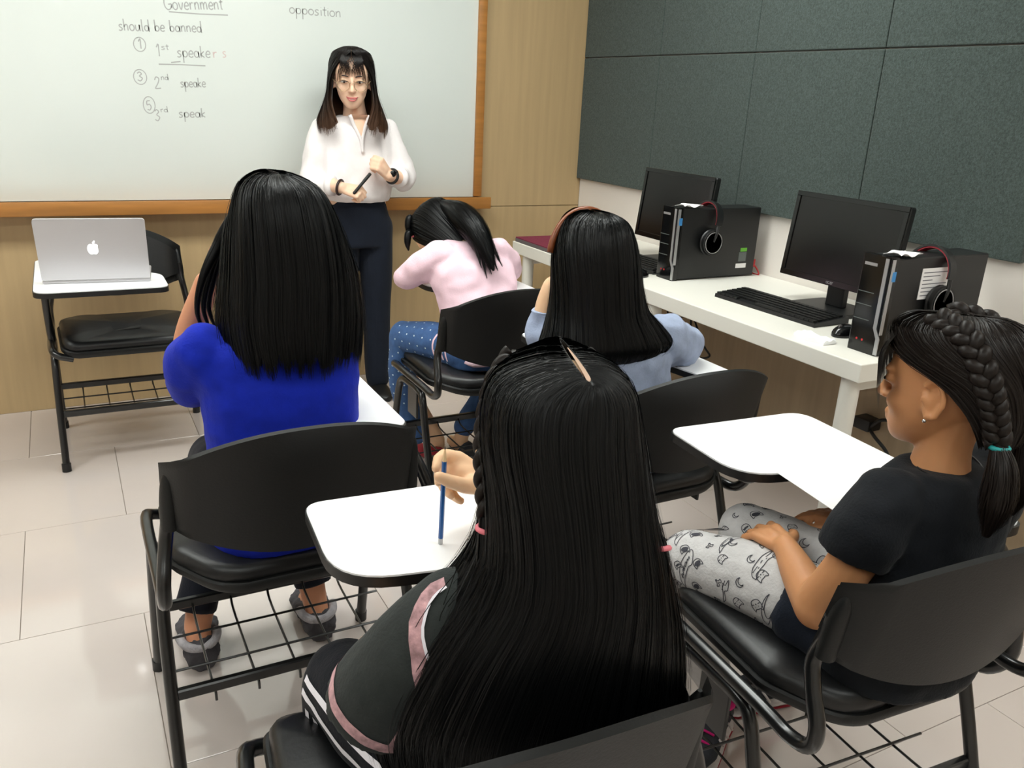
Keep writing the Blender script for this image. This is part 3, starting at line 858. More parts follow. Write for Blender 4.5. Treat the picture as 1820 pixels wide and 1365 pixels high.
def blob(name, bm, m, parent, voxel=0.005, smooth=6, wr=None, sf=0.5, label=None, soft=None):
    """one continuous surface out of overlapping closed volumes"""
    me = bpy.data.meshes.new('tmp'); bmesh.ops.recalc_face_normals(bm, faces=bm.faces); bm.to_mesh(me); bm.free()
    o = bpy.data.objects.new('tmp', me); C.objects.link(o)
    r = o.modifiers.new('r', 'REMESH'); r.mode = 'VOXEL'; r.voxel_size = voxel; r.adaptivity = 0
    s = o.modifiers.new('s', 'SMOOTH'); s.factor = sf; s.iterations = smooth
    bpy.context.view_layer.update()
    dg = bpy.context.evaluated_depsgraph_get()
    nm = bpy.data.meshes.new_from_object(o.evaluated_get(dg))
    bpy.data.objects.remove(o); bpy.data.meshes.remove(me)
    n = len(nm.vertices)
    if soft:
        co = np.empty(n * 3, np.float32); nm.vertices.foreach_get('co', co); co = co.reshape(-1, 3).astype(np.float64)
        ed = np.empty(len(nm.edges) * 2, np.int32); nm.edges.foreach_get('vertices', ed); ed = ed.reshape(-1, 2)
        deg = np.bincount(ed.ravel(), minlength=n).astype(np.float64)
        for c, rad, it in soft:
            wgt = np.clip(1.4 * (1 - np.linalg.norm(co - np.array(c), axis=1) / rad), 0, .6)[:, None]
            for _ in range(it):
                av = np.zeros_like(co)
                for k in range(3):
                    av[:, k] = (np.bincount(ed[:, 0], co[ed[:, 1], k], n) + np.bincount(ed[:, 1], co[ed[:, 0], k], n)) / deg
                co += (av - co) * wgt
        nm.vertices.foreach_set('co', co.astype(np.float32).ravel()); nm.update()
    if wr and n:
        co = np.empty(n * 3, np.float32); nm.vertices.foreach_get('co', co); co = co.reshape(-1, 3)
        nr = np.empty(n * 3, np.float32); nm.vertices.foreach_get('normal', nr); nr = nr.reshape(-1, 3)
        amp, fx, fy, fz = wr
        d = np.array([mnoise.noise((v[0] * fx, v[1] * fy, v[2] * fz)) + 0.5 * mnoise.noise((v[0] * fx * 2.1 + 7, v[1] * fy * 2.1, v[2] * fz * 2.1)) for v in co], np.float32)
        co += nr * (d * amp)[:, None]
        nm.vertices.foreach_set('co', co.ravel()); nm.update()
    return obj(name, nm, m, parent, angle=None, label=label)

def torso(bm, rings, seg=28, p=2.3):
    """rings: (cx, cy, z, rx, ry) superellipse sections"""
    out = []
    q = cr(rings, len(rings) * 5)
    for cx, cy, z, rx, ry in q:
        ring = []
        for k in range(seg):
            a = 2 * PI * k / seg
            c, s = math.cos(a), math.sin(a)
            ring.append((cx + rx * math.copysign(abs(c) ** (2 / p), c), cy + ry * math.copysign(abs(s) ** (2 / p), s), z))
        out.append(ring)
    loft(bm, out)

def limb(bm, pts, rr, n=None, seg=16, flat=False):
    """smooth tapering limb with rounded ends"""
    n = n or 8 * (len(pts) - 1) + 1
    q = cr([tuple(p) + (r,) for p, r in zip(pts, rr)], n)
    P = [tuple(v[:3]) for v in q]; R_ = [float(v[3]) for v in q]
    tube(bm, P, R_, seg)
    ell(bm, P[0], (R_[0],) * 3, u=14, v=10)
    if not flat: ell(bm, P[-1], (R_[-1],) * 3, u=14, v=10)

def hand(bm, wrist, fdir, back, side, s=1.0, curls=None, spread=0.10, thumb=None, palm=0.078):
    w = Vector(wrist); f = Vector(fdir).normalized(); b = Vector(back); b = (b - f * b.dot(f)).normalized()
    lat = f.cross(b) * side                       # towards the thumb
    curls = curls or [(25, 30, 20)] * 4
    offs = [.027, .009, -.009, -.026]; lf = [.95, 1.05, 1.0, .80]
    for i in range(4):
        k = w + f * (palm * s * (1 - .05 * abs(i - 1))) + lat * offs[i] * s
        cap2(bm, w + lat * offs[i] * .55 * s + f * .006, k, .0135 * s, .0115 * s, 10)
        sp = (1.2 - i) * spread
        base = (f + lat * sp).normalized()
        th = 0; p = k
        for L, r0, r1, c in zip((.038, .024, .020), (.0092, .0086, .0078), (.0086, .0078, .0066), curls[i]):
            th += math.radians(c)
            d = base * math.cos(th) - b * math.sin(th)
            q = p + d * L * lf[i] * s
            cap2(bm, p, q, r0 * s, r1 * s, 10); p = q
    if thumb is None:
        T_ = [(.012, .018, -.004), (.045, .044, -.012), (.072, .050, -.018), (.092, .046, -.022)]
    else:
        T_ = thumb
    tp = [w + f * a * s + lat * c * s + b * d * s for a, c, d in T_]
    chain(bm, tp, [.0145 * s, .0115 * s, .0098 * s, .0078 * s], 10)
    cap2(bm, w + f * .03 * s, w + f * .055 * s, .017 * s, .016 * s, 10)

def head(bm, c, yaw=0, pitch=0, s=1.0, ears=True, nose=1.0):
    """skull, face, nose, lips, chin, ears; local +y is forward"""
    c = Vector(c)
    R_ = Matrix.Rotation(yaw, 3, 'Z') @ Matrix.Rotation(pitch, 3, 'X')
    def e(p, r, rot=None): ell(bm, c + R_ @ (Vector(p) * s), tuple(v * s for v in r), (R_ @ rot) if rot is not None else R_, 20, 14)
    def k(pts, rr): chain(bm, [c + R_ @ (Vector(p) * s) for p in pts], [r * s for r in rr], 10)
    # (z, front y, back y, half width) sections from chin to crown
    sec = [(-.106, .070, .030, .012), (-.102, .080, .014, .024), (-.092, .087, -.004, .035), (-.075, .089, -.022, .0485), (-.052, .088, -.045, .0585), (-.025, .087, -.072, .0635), (.005, .086, -.096, .0685),
           (.035, .090, -.106, .0725), (.062, .084, -.104, .0715), (.084, .068, -.092, .063), (.099, .044, -.070, .047), (.107, .018, -.044, .027), (.110, -.004, -.024, .010)]
    rr_ = []
    for z, yf, yb, w in cr(sec, 40):
        ring = []
        for q in range(32):
            a = 2 * PI * q / 32
            ca, sa = math.cos(a), math.sin(a)
            pw = 2 / 2.25
            ring.append(c + R_ @ (Vector((w * math.copysign(abs(ca) ** pw, ca), (yf + yb) / 2 + (yf - yb) / 2 * math.copysign(abs(sa) ** pw, sa), z)) * s))
        rr_.append(ring)
    loft(bm, rr_)
    for t in (-1, 1):
        e((t * .034, .058, -.030), (.024, .027, .024))
        e((t * .030, .080, .008), (.019, .010, .010))
        e((t * .030, .080, .026), (.024, .010, .007))
        if ears:
            k([(t * .071, .006, -.030), (t * .073, -.002, -.010)], [.008, .008])
            h = []
            for q in range(11):
                a = math.radians(40 + 250 * q / 10)
                h.append((t * (.080 - .005 * math.cos(a)), -.006 + .018 * math.cos(a) * (1.0 if math.sin(a) > -.2 else .75), -.006 + .031 * math.sin(a)))
            k(h, [.0048] * 11)
            e((t * .074, -.008, -.008), (.0045, .014, .024))
            e((t * .077, .001, -.036), (.0055, .008, .009))
            k([(t * .076, .011, -.012), (t * .075, .012, -.004)], [.004, .004])
    k([(0, .088, .016), (0, .098, -.006), (0, .106 + .004 * (nose - 1), -.026)], [.007, .008, .010])
    for t in (-1, 1): e((t * .010, .096, -.029), (.0075, .009, .007))
    e((0, .086, -.056), (.024, .011, .006)); e((0, .085, -.067), (.021, .011, .007))

def neck(bm, c, base, s=1.0, yaw=0, pitch=0, r=.047):
    R_ = Matrix.Rotation(yaw, 3, 'Z') @ Matrix.Rotation(pitch, 3, 'X')
    a = Vector(c) + R_ @ (Vector((0, -.018, -.035)) * s)
    limb(bm, [tuple(a), tuple((a + Vector(base)) / 2 + Vector((0, .004, 0))), base], [r * s * 1.05, r * s, r * s * 1.25], 14)

def ringfn(rings, mtx, n=72):
    tab = [tuple(float(x) for x in r) for r in cr(rings, n)]
    m = [tuple(r) for r in mtx]
    def f(u, v, off=0.0, nrm=False):
        t = min(max(v, 0), 1.06) * (n - 1)
        k = min(int(t), n - 2); q = t - k; w = 1 - q
        A, Bq = tab[k], tab[k + 1]
        z = A[0] * w + Bq[0] * q; cx = A[1] * w + Bq[1] * q; cy = A[2] * w + Bq[2] * q
        ax = A[3] * w + Bq[3] * q; ay = A[4] * w + Bq[4] * q
        ph = u * (A[5] * w + Bq[5] * q) * 0.017453292519943295
        s, c = math.sin(ph), math.cos(ph)
        tl = 0.5 * (1 - min(1, v * 3))
        x, y, zz = cx + (ax + off) * s, cy - (ay + off) * c, z + off * tl
        p = Vector((m[0][0] * x + m[0][1] * y + m[0][2] * zz + m[0][3], m[1][0] * x + m[1][1] * y + m[1][2] * zz + m[1][3], m[2][0] * x + m[2][1] * y + m[2][2] * zz + m[2][3]))
        if not nrm:
            return p
        # outward and sideways directions in the same frame
        o = Vector((m[0][0] * s - m[0][1] * c + m[0][2] * tl, m[1][0] * s - m[1][1] * c + m[1][2] * tl, m[2][0] * s - m[2][1] * c + m[2][2] * tl))
        e = Vector((m[0][0] * c + m[0][1] * s, m[1][0] * c + m[1][1] * s, m[2][0] * c + m[2][1] * s))
        return p, o, e
    return f

def strand_mesh(name, m, parent, strands, w, base=None, label=None):
    """strands: list of (points, outward) -> ribbons; base: (verts, faces) added"""
    V, F = ([], []) if base is None else ([tuple(v) for v in base[0]], [list(f) for f in base[1]])
    for pts, outs, ww in strands:
        n = len(pts)
        i0 = len(V)
        for i in range(n):
            d = pts[min(i + 1, n - 1)] - pts[max(i - 1, 0)]
            s = d.cross(outs[i])
            L = s.length
            s = s * (ww * (1 - .75 * (i / (n - 1)) ** 3) / (2 * L)) if L > 1e-9 else Vector((ww / 2, 0, 0))
            V.append(tuple(pts[i] + s)); V.append(tuple(pts[i] - s))
        for i in range(n - 1):
            a = i0 + 2 * i
            F.append([a, a + 1, a + 3, a + 2])
    me = bpy.data.meshes.new(name)
    me.from_pydata(V, [], F); me.update()
    return obj(name, me, m, parent, angle=None, label=label)

def hair(name, parent, m, rings, n_str, seed, w=.0016, mtx=None, nu=72, nv=40, clump=.035, lift=.005, tip=.10, ns=16, flare=0.0, label=None, thick=.88, cl_f=7.0, stray=0.02, inner=True):
    mtx = mtx or Matrix.Identity(4)
    f = ringfn(rings, mtx)
    rnd = random.Random(seed)
    ax0 = np.mean([max(r[3], r[4]) for r in rings])
    def bump_(u, v):
        k = min(1.0, v * 2.2)
        return clump * ax0 * k * (mnoise.noise((u * cl_f + seed, v * 1.3, seed * .37)) + .5 * mnoise.noise((u * cl_f * 3.1, v * 2.0, seed * .7)))
    def tipv(u): return 1.0 - tip * (0.5 + 0.8 * mnoise.noise((u * cl_f * 1.8 + 3.3, seed * 1.7, 0.2)))
    V, F = [], []
    def row(layer):
        for i in range(nu + 1):
            u = -1 + 2 * i / nu
            te = min(1.0, tipv(u)) * .975
            for j in range(nv + 1):
                v = te * j / nv
                if layer == 0: V.append(f(u, v, bump_(u, v)))
                else:
                    p = f(u, v, 0); c = f(0, v, 0); d = f(-1, v, 0); e_ = f(1, v, 0); cen = (c + (d + e_) * .5) * .5
                    V.append(cen + (p - cen) * (thick if j else 1.0))
    row(0); row(1)
    N = (nu + 1) * (nv + 1)
    for i in range(nu):
        for j in range(nv):
            a = i * (nv + 1) + j
            F.append([a, a + 1, a + nv + 2, a + nv + 1])
            F.append([N + a, N + a + nv + 1, N + a + nv + 2, N + a + 1])
    for i in range(nu):
        a = i * (nv + 1) + nv
        F.append([a, N + a, N + a + nv + 1, a + nv + 1])
    for i in (0, nu):
        for j in range(nv):
            a = i * (nv + 1) + j
            F.append([a, N + a, N + a + 1, a + 1])
    st = []
    for q in range(n_str):
        u = rnd.uniform(-1, 1)
        v0 = rnd.uniform(0, .04) if rnd.random() < .8 else rnd.uniform(.05, .5)
        v1 = tipv(u) + rnd.uniform(-.06, .05)
        off = rnd.uniform(.0002, lift)
        ph, am = rnd.uniform(0, 9), rnd.uniform(.004, .022)
        pts, outs = [], []
        wild = rnd.random() < stray
        tw = rnd.uniform(-.5, .5)
        for i in range(ns):
            v = v0 + (v1 - v0) * i / (ns - 1)
            uu = u + am * math.sin(v * 5 + ph) * v
            o = bump_(uu, v) + off * (.3 + .7 * min(1, v * 3)) + (.012 * v * math.sin(ph) ** 2 if wild else 0) + flare * max(0, v - .85)
            p, on, en = f(uu, v, o, True)
            pts.append(p)
            outs.append(on + en * tw)
        st.append((pts, outs, w * rnd.uniform(.6, 1.3)))
    return strand_mesh(name, m, parent, st, w, (V, F), label)

def lock(name, parent, m, pts, rr, n_str, seed, w=.0016, ns=14, label=None, flat=1.0, core=True, splay=1.0):
    """a tapering lock of hair (ponytail, tail, side lock)"""
    rnd = random.Random(seed)
    q = cr([tuple(p) + (r,) for p, r in zip(pts, rr)], 40)
    P = [Vector(v[:3]) for v in q]; R_ = [max(.0005, float(v[3])) for v in q]
    fr = frames(P)
    V, F = [], []
    seg = 14
    if core:
        for (p, t, a, b), r in zip(fr, R_):
            for k in range(seg):
                an = 2 * PI * k / seg
                V.append(p + (a * math.cos(an) + b * math.sin(an)) * r * .88)
        for i in range(len(P) - 1):
            for k in range(seg):
                j = (k + 1) % seg
                F.append([i * seg + k, i * seg + j, (i + 1) * seg + j, (i + 1) * seg + k])
        F.append(list(range(seg))[::-1]); F.append([(len(P) - 1) * seg + k for k in range(seg)])
    st = []
    for _ in range(n_str):
        an, rad = rnd.uniform(0, 2 * PI), rnd.uniform(.8, 1.04)
        tw, end = rnd.uniform(-.6, .6), rnd.uniform(.82, 1.0)
        pts2, outs = [], []
        for i in range(ns):
            t = end * i / (ns - 1) * 39
            k = min(int(t), 38); qq = t - k
            p = P[k].lerp(P[k + 1], qq); r = R_[k] * (1 - qq) + R_[k + 1] * qq
            a_, b_ = fr[k][2], fr[k][3]
            aa = an + tw * i / ns
            o = a_ * math.cos(aa) + b_ * math.sin(aa)
            pts2.append(p + o * (r * rad + .0015 * splay * (i / ns) ** 2 * rnd.uniform(-1, 1.5))); outs.append(o)
        st.append((pts2, outs, w * rnd.uniform(.6, 1.3)))
    return strand_mesh(name, m, parent, st, w, (V, F), label)

def braid(name, parent, m, pts, r0, r1, turns, label=None):
    bm = B()
    n = int(turns * 14)
    q = [Vector(v) for v in cr(pts, n)]
    fr = frames(q)
    for k in range(3):
        P, R_ = [], []
        for i, (p, t, a, b) in enumerate(fr):
            u = i / (n - 1); r = r0 + (r1 - r0) * u
            th = 2 * PI * turns * u / 2 + 2 * PI * k / 3
            P.append(tuple(p + a * math.sin(th) * r * .72 + b * math.sin(2 * th) * r * .42)); R_.append(r * .62)
        tube(bm, P, R_, 9)
    return obj(name, bm, m, parent, angle=None, label=label)

def shoe(bm_, toe_dir, heel, L, W_, H_):
    """sole and upper volume of a shoe: heel point on the floor, pointing along toe_dir"""
    d = Vector(toe_dir).normalized(); s = d.cross(Vector((0, 0, 1)))
    prof = [(0.0, .62, .75), (.12, .80, 1.0), (.35, .82, .92), (.55, .92, .70), (.78, 1.0, .52), (.94, .72, .42), (1.0, .30, .30)]
    rings = []
    for t, w, h in prof:
        c = Vector(heel) + d * L * t
        ring = []
        for k in range(16):
            a = 2 * PI * k / 16
            z = H_ * h * (.5 + .5 * math.sin(a)) if math.sin(a) > 0 else H_ * h * .5 * (1 + math.sin(a) * .98)
            ring.append(c + s * (W_ / 2 * w * math.cos(a)) + Vector((0, 0, max(.0, z))))
        rings.append(ring)
    loft(bm_, rings)

def bvh_of(o):
    me = o.data
    co = [v.co.copy() for v in me.vertices]
    return BVHTree.FromPolygons(co, [tuple(p.vertices) for p in me.polygons])

def axis_proj(bvh, A, Bp, ref):
    """returns f(a, th): surface point and normal on a limb with axis A->Bp; a in metres from A; th angle about the axis from ref"""
    A, Bp = Vector(A), Vector(Bp)
    ax = (Bp - A).normalized(); r = Vector(ref); r = (r - ax * r.dot(ax)).normalized(); s = ax.cross(r)
    def f(a, th):
        o = r * math.cos(th) + s * math.sin(th)
        c = A + ax * a
        h = bvh.ray_cast(c + o * .25, -o)
        if h[0] is None: return c + o * .05, o
        return h[0], h[1]
    return f

# ---------------------------------------------------------------- teacher
def build_teacher():
    # local frame faces +y; the root is turned to face the class
    t = thing('person', 'standing person in white blouse and dark trousers at the whiteboard, holding a marker', 'person', (-1.30, -.26, 0), PI)
    hc = (.028, .03, 1.392); hy, hp = math.radians(-17), math.radians(-12)
    bm = B()
    head(bm, hc, hy, hp, 1.0)
    neck(bm, hc, (0, -.015, 1.22), 1.0, hy, hp, .045)
    torso(bm, [(0, -.01, .80, .135, .09), (0, -.01, .92, .125, .085), (0, -.01, 1.05, .125, .085), (0, -.015, 1.15, .135, .075), (0, -.02, 1.21, .09, .05)])
    # her right arm is local +x
    limb(bm, [(.125, -.02, 1.175), (.172, .01, 1.08), (.196, .04, .985)], [.036, .036, .034])
    limb(bm, [(.200, .04, .985), (.155, .11, .975), (.115, .155, .965)], [.036, .031, .024])
    hand(bm, (.112, .158, .965), (-.78, .42, -.20), (.15, .75, .62), -1, .92, [(55, 75, 50), (58, 80, 50), (62, 80, 50), (66, 80, 50)], .03, [(.012, .018, -.004), (.035, .036, -.022), (.052, .030, -.045), (.066, .018, -.055)])
    limb(bm, [(-.125, -.02, 1.175), (-.170, .01, 1.09), (-.188, .04, 1.0)], [.036, .036, .034])
    limb(bm, [(-.19, .04, 1.0), (-.135, .12, 1.005), (-.085, .155, 1.015)], [.036, .031, .024])
    hand(bm, (-.083, .157, 1.018), (.62, .30, .60), (-.35, .85, .10), 1, .92, [(60, 80, 55), (66, 85, 55), (70, 85, 55), (72, 85, 55)], .03, [(.012, .018, -.004), (.040, .034, -.018), (.062, .026, -.038), (.074, .010, -.05)])
    for s in (-1, 1):
        limb(bm, [(s * .07, -.01, .80), (s * .07, .0, .46), (s * .065, -.02, .10)], [.075, .05, .034])
    hm = Matrix.Translation(hc) @ Matrix.Rotation(hy, 4, 'Z') @ Matrix.Rotation(hp, 4, 'X')
    blob('body', bm, 'skin_fair', t, .0042, 4, soft=[(tuple(hm @ Vector((s * .045, .045, -.05))), .042, 14) for s in (-1, 1)])
    # trousers
    bm = B()
    torso(bm, [(0, -.01, .70, .150, .10), (0, -.01, .80, .148, .10), (0, -.01, .90, .124, .09), (0, -.01, .955, .120, .088)])
    limb(bm, [(.078, -.005, .78), (.075, .0, .45), (.072, -.01, .075)], [.082, .066, .058])
    limb(bm, [(-.078, -.005, .78), (-.082, .005, .45), (-.084, .0, .075)], [.082, .066, .058])
    blob('trousers', bm, 'navy_trouser', t, .007, 5, (.006, 9, 9, 4))
    # blouse
    bm = B()
    torso(bm, [(0, -.005, .895, .140, .105), (0, -.005, .93, .150, .115), (0, -.005, 1.02, .155, .11), (0, -.012, 1.12, .165, .10), (0, -.018, 1.19, .165, .082), (.004, -.02, 1.225, .115, .062), (.006, -.018, 1.245, .066, .052)])
    limb(bm, [(.135, -.02, 1.185), (.175, .005, 1.10), (.200, .025, 1.0), (.198, .055, .965)], [.055, .054, .056, .050])
    limb(bm, [(.200, .045, .972), (.172, .088, .97), (.148, .115, .97)], [.050, .046, .040], flat=True)
    limb(bm, [(-.135, -.02, 1.185), (-.172, .005, 1.10), (-.194, .03, 1.01), (-.190, .055, .985)], [.055, .054, .056, .050])
    limb(bm, [(-.190, .045, .992), (-.162, .088, 1.0), (-.138, .112, 1.004)], [.050, .046, .040], flat=True)
    bl = blob('blouse', bm, 'blouse_white', t, .0055, 4, (.009, 13, 13, 9))
    # open neckline: skin seen in the V, with two collar bands
    bv = bvh_of(bl)
    def onb(x, z, off):
        h = bv.ray_cast(Vector((x, .4, z)), Vector((0, -1, 0)))
        p = h[0] if h[0] else Vector((x, .06, z))
        return p + Vector((0, off, 0))
    bm = B(); n = 8
    g = []
    for i in range(n):
        z = 1.252 - .092 * i / (n - 1); wv = .040 * (1 - i / (n - 1)) + .002
        g.append([bm.verts.new(onb(.006 + wv * (2 * j / 6 - 1), z, .0016)) for j in range(7)])
    for i in range(n - 1):
        for j in range(6): bm.faces.new((g[i][j], g[i][j + 1], g[i + 1][j + 1], g[i + 1][j]))
    obj('chest_opening', bm, 'skin_fair', bl, angle=None, label='skin in the V neckline')
    for s in (-1, 1):
        bm = B(); tube(bm, [tuple(onb(.006 + s * .043, 1.25, .004)), tuple(onb(.006 + s * .024, 1.205, .005)), tuple(onb(.006 + s * .003, 1.150, .005)), tuple(onb(.006, 1.10, .004))], [.008, .008, .007, .006], 8, 14)
        obj('collar_band', bm, 'blouse_white', bl, angle=None)
    for s, zc in ((1, .97), (-1, 1.004)):
        bm = B(); tube(bm, [(s * .158, .105, zc), (s * .150, .113, zc), (s * .140, .123, zc)], [.042, .0435, .041], 16); obj('cuff', bm, 'blouse_white', bl, angle=None)
    # face details
    R_ = Matrix.Rotation(hy, 3, 'Z') @ Matrix.Rotation(hp, 3, 'X'); hcv = Vector(hc)
    L = lambda *p: hcv + R_ @ Vector(p)
    for s in (-1, 1):
        bm = B(); ell(bm, L(s * .031, .0835, .004), (.0125, .006, .0045), R_, 14, 10); ey = obj('eye', bm, 'eye_white', t)
        bm = B(); ell(bm, L(s * .031, .0872, .0025), (.0052, .003, .0042), R_, 12, 8); obj('iris', bm, 'iris', ey)
        bm = B(); tube(bm, [tuple(L(s * .017, .089, .005)), tuple(L(s * .031, .0905, .0085)), tuple(L(s * .046, .084, .005))], [.0012, .002, .0012], 6, 10); obj('lashes', bm, 'brow', ey)
        bm = B(); tube(bm, [tuple(L(s * .014, .090, .024)), tuple(L(s * .031, .090, .0285)), tuple(L(s * .050, .078, .023))], [.002, .003, .0016], 6, 10); obj('eyebrow', bm, 'brow', t)
    bm = B(); tube(bm, [tuple(L(*p)) for p in ((-.024, .086, -.0545), (-.012, .0945, -.0575), (0, .0965, -.0572), (.012, .0945, -.0575), (.024, .086, -.0545))], [.0012, .0034, .0036, .0034, .0012], 10, 20); tube(bm, [tuple(L(*p)) for p in ((-.022, .0865, -.0565), (-.011, .0935, -.0650), (0, .0955, -.0672), (.011, .0935, -.0650), (.022, .0865, -.0565))], [.0012, .0038, .0042, .0038, .0012], 10, 20); obj('lips', bm, 'lip', t)
    bm = B(); ell(bm, L(0, .0945, -.0615), (.014, .0025, .0026), R_, 12, 6); obj('teeth', bm, 'eye_white', t)
    gl = None
    bm = B()
    for s in (-1, 1):
        tube(bm, [tuple(L(s * (.033 + .024 * math.cos(a) * s * s), .1045, -.006 + .0225 * math.sin(a))) for a in [2 * PI * q / 28 for q in range(29)]], .0011, 6)
        tube(bm, [tuple(L(s * .057, .1045, .0)), tuple(L(s * .074, .06, .004)), tuple(L(s * .080, -.01, .002))], .0011, 6, 12)
    tube(bm, [tuple(L(-.010, .1045, .0)), tuple(L(0, .108, .004)), tuple(L(.010, .1045, .0))], .0011, 6, 8)
    gl = obj('glasses', bm, 'gold_wire', t, angle=None, label='thin round wire glasses')
    for s in (-1, 1):
        bm = B(); vs = [bm.verts.new(L(s * .033 + .0238 * math.cos(a), .1045, -.006 + .0223 * math.sin(a))) for a in [2 * PI * q / 28 for q in range(28)]]; bm.faces.new(vs)
        ge = bmesh.ops.extrude_face_region(bm, geom=bm.faces[:]); bmesh.ops.translate(bm, vec=R_ @ Vector((0, -.0008, 0)), verts=[v for v in ge['geom'] if isinstance(v, bmesh.types.BMVert)])
        obj('lens', bm, 'lens', gl, smooth=False)
    # hair
    mt = Matrix.Translation(hcv) @ (Matrix.Rotation(hy, 4, 'Z'))
    rg = [(.121, -.0, .008, .004, .056, 180), (.118, 0, .002, .034, .080, 180), (.101, 0, -.004, .068, .102, 178), (.084, 0, -.008, .078, .106, 164), (.058, 0, -.012, .086, .106, 146), (.0, 0, -.012, .093, .104, 121), (-.07, 0, -.004, .103, .102, 120), (-.13, 0, .008, .126, .106, 140), (-.175, 0, .016, .141, .110, 153), (-.218, 0, .018, .136, .108, 156)]
    hr = hair('hair', t, 'hair_teacher', rg, 3400, 11, .0018, mt, clump=.05, tip=.11, ns=18, cl_f=6, flare=.03)
    rnd = random.Random(4); st = []
    for q in range(210):
        x0 = rnd.choice((-1, 1)) * (.056 * rnd.random() ** .6); e = rnd.uniform(-.052, .052); e = math.copysign(abs(e) ** .85 * .052 ** .15, x0 if abs(x0) > .012 else e)
        z1 = rnd.uniform(.022, .045) - (.03 if abs(e) > .038 else 0)
        P_ = [L(x0 * .25, rnd.uniform(.015, .052), .119), L(x0 * .8, .088, .094), L(e * .95, .1010 - abs(e) * .25, .058), L(e * 1.14, .0985 - abs(e) * .32, z1)]
        pts = [Vector(v) for v in cr(P_, 9)]
        st.append((pts, [R_ @ Vector((p.x * 0, 1, .3)) for p in pts], .0014))
    strand_mesh('fringe', 'hair_teacher', hr, st, .002)
    # bracelet and watch
    def ring_at(name, a, d, r, th, m):
        d = Vector(d).normalized(); n0 = d.orthogonal().normalized(); n1 = d.cross(n0)
        bm = B(); tube(bm, [tuple(Vector(a) + (n0 * math.cos(2 * PI * k / 24) + n1 * math.sin(2 * PI * k / 24)) * r) for k in range(25)], th, 8)
        return obj(name, bm, m, t, angle=None)
    ring_at('bracelet', (.122, .149, .967), (-.7, .65, -.15), .0295, .0055, 'beads')
    w_ = ring_at('watch', (-.105, .145, 1.011), (.75, .6, .2), .028, .0065, 'edge_black')
    bm = B(); ell(bm, (-.100, .172, 1.024), (.014, .006, .014), u=14, v=8); obj('watch_face', bm, 'pc_gloss', w_)
    for x, y in ((.072, .0), (-.084, .01)):
        bm = B(); shoe(bm, (0, 1, 0), (x, y - .085, 0), .23, .085, .075); obj('shoe', bm, 'edge_black', t)
    mk = thing('marker', 'slim black marker held by the person at the whiteboard', 'marker', (-1.30 - .045, -.26 - .200, .985))
    bm = B(); tube(bm, [(-.036, 0, -.040), (-.034, 0, -.037), (.010, 0, .012)], [.003, .0065, .0065], 10); obj('barrel', bm, 'edge_black', mk)
    bm = B(); tube(bm, [(.010, 0, .012), (.036, 0, .041), (.038, 0, .043)], [.0072, .0072, .004], 10); obj('cap', bm, 'pc_black', mk)
build_teacher()

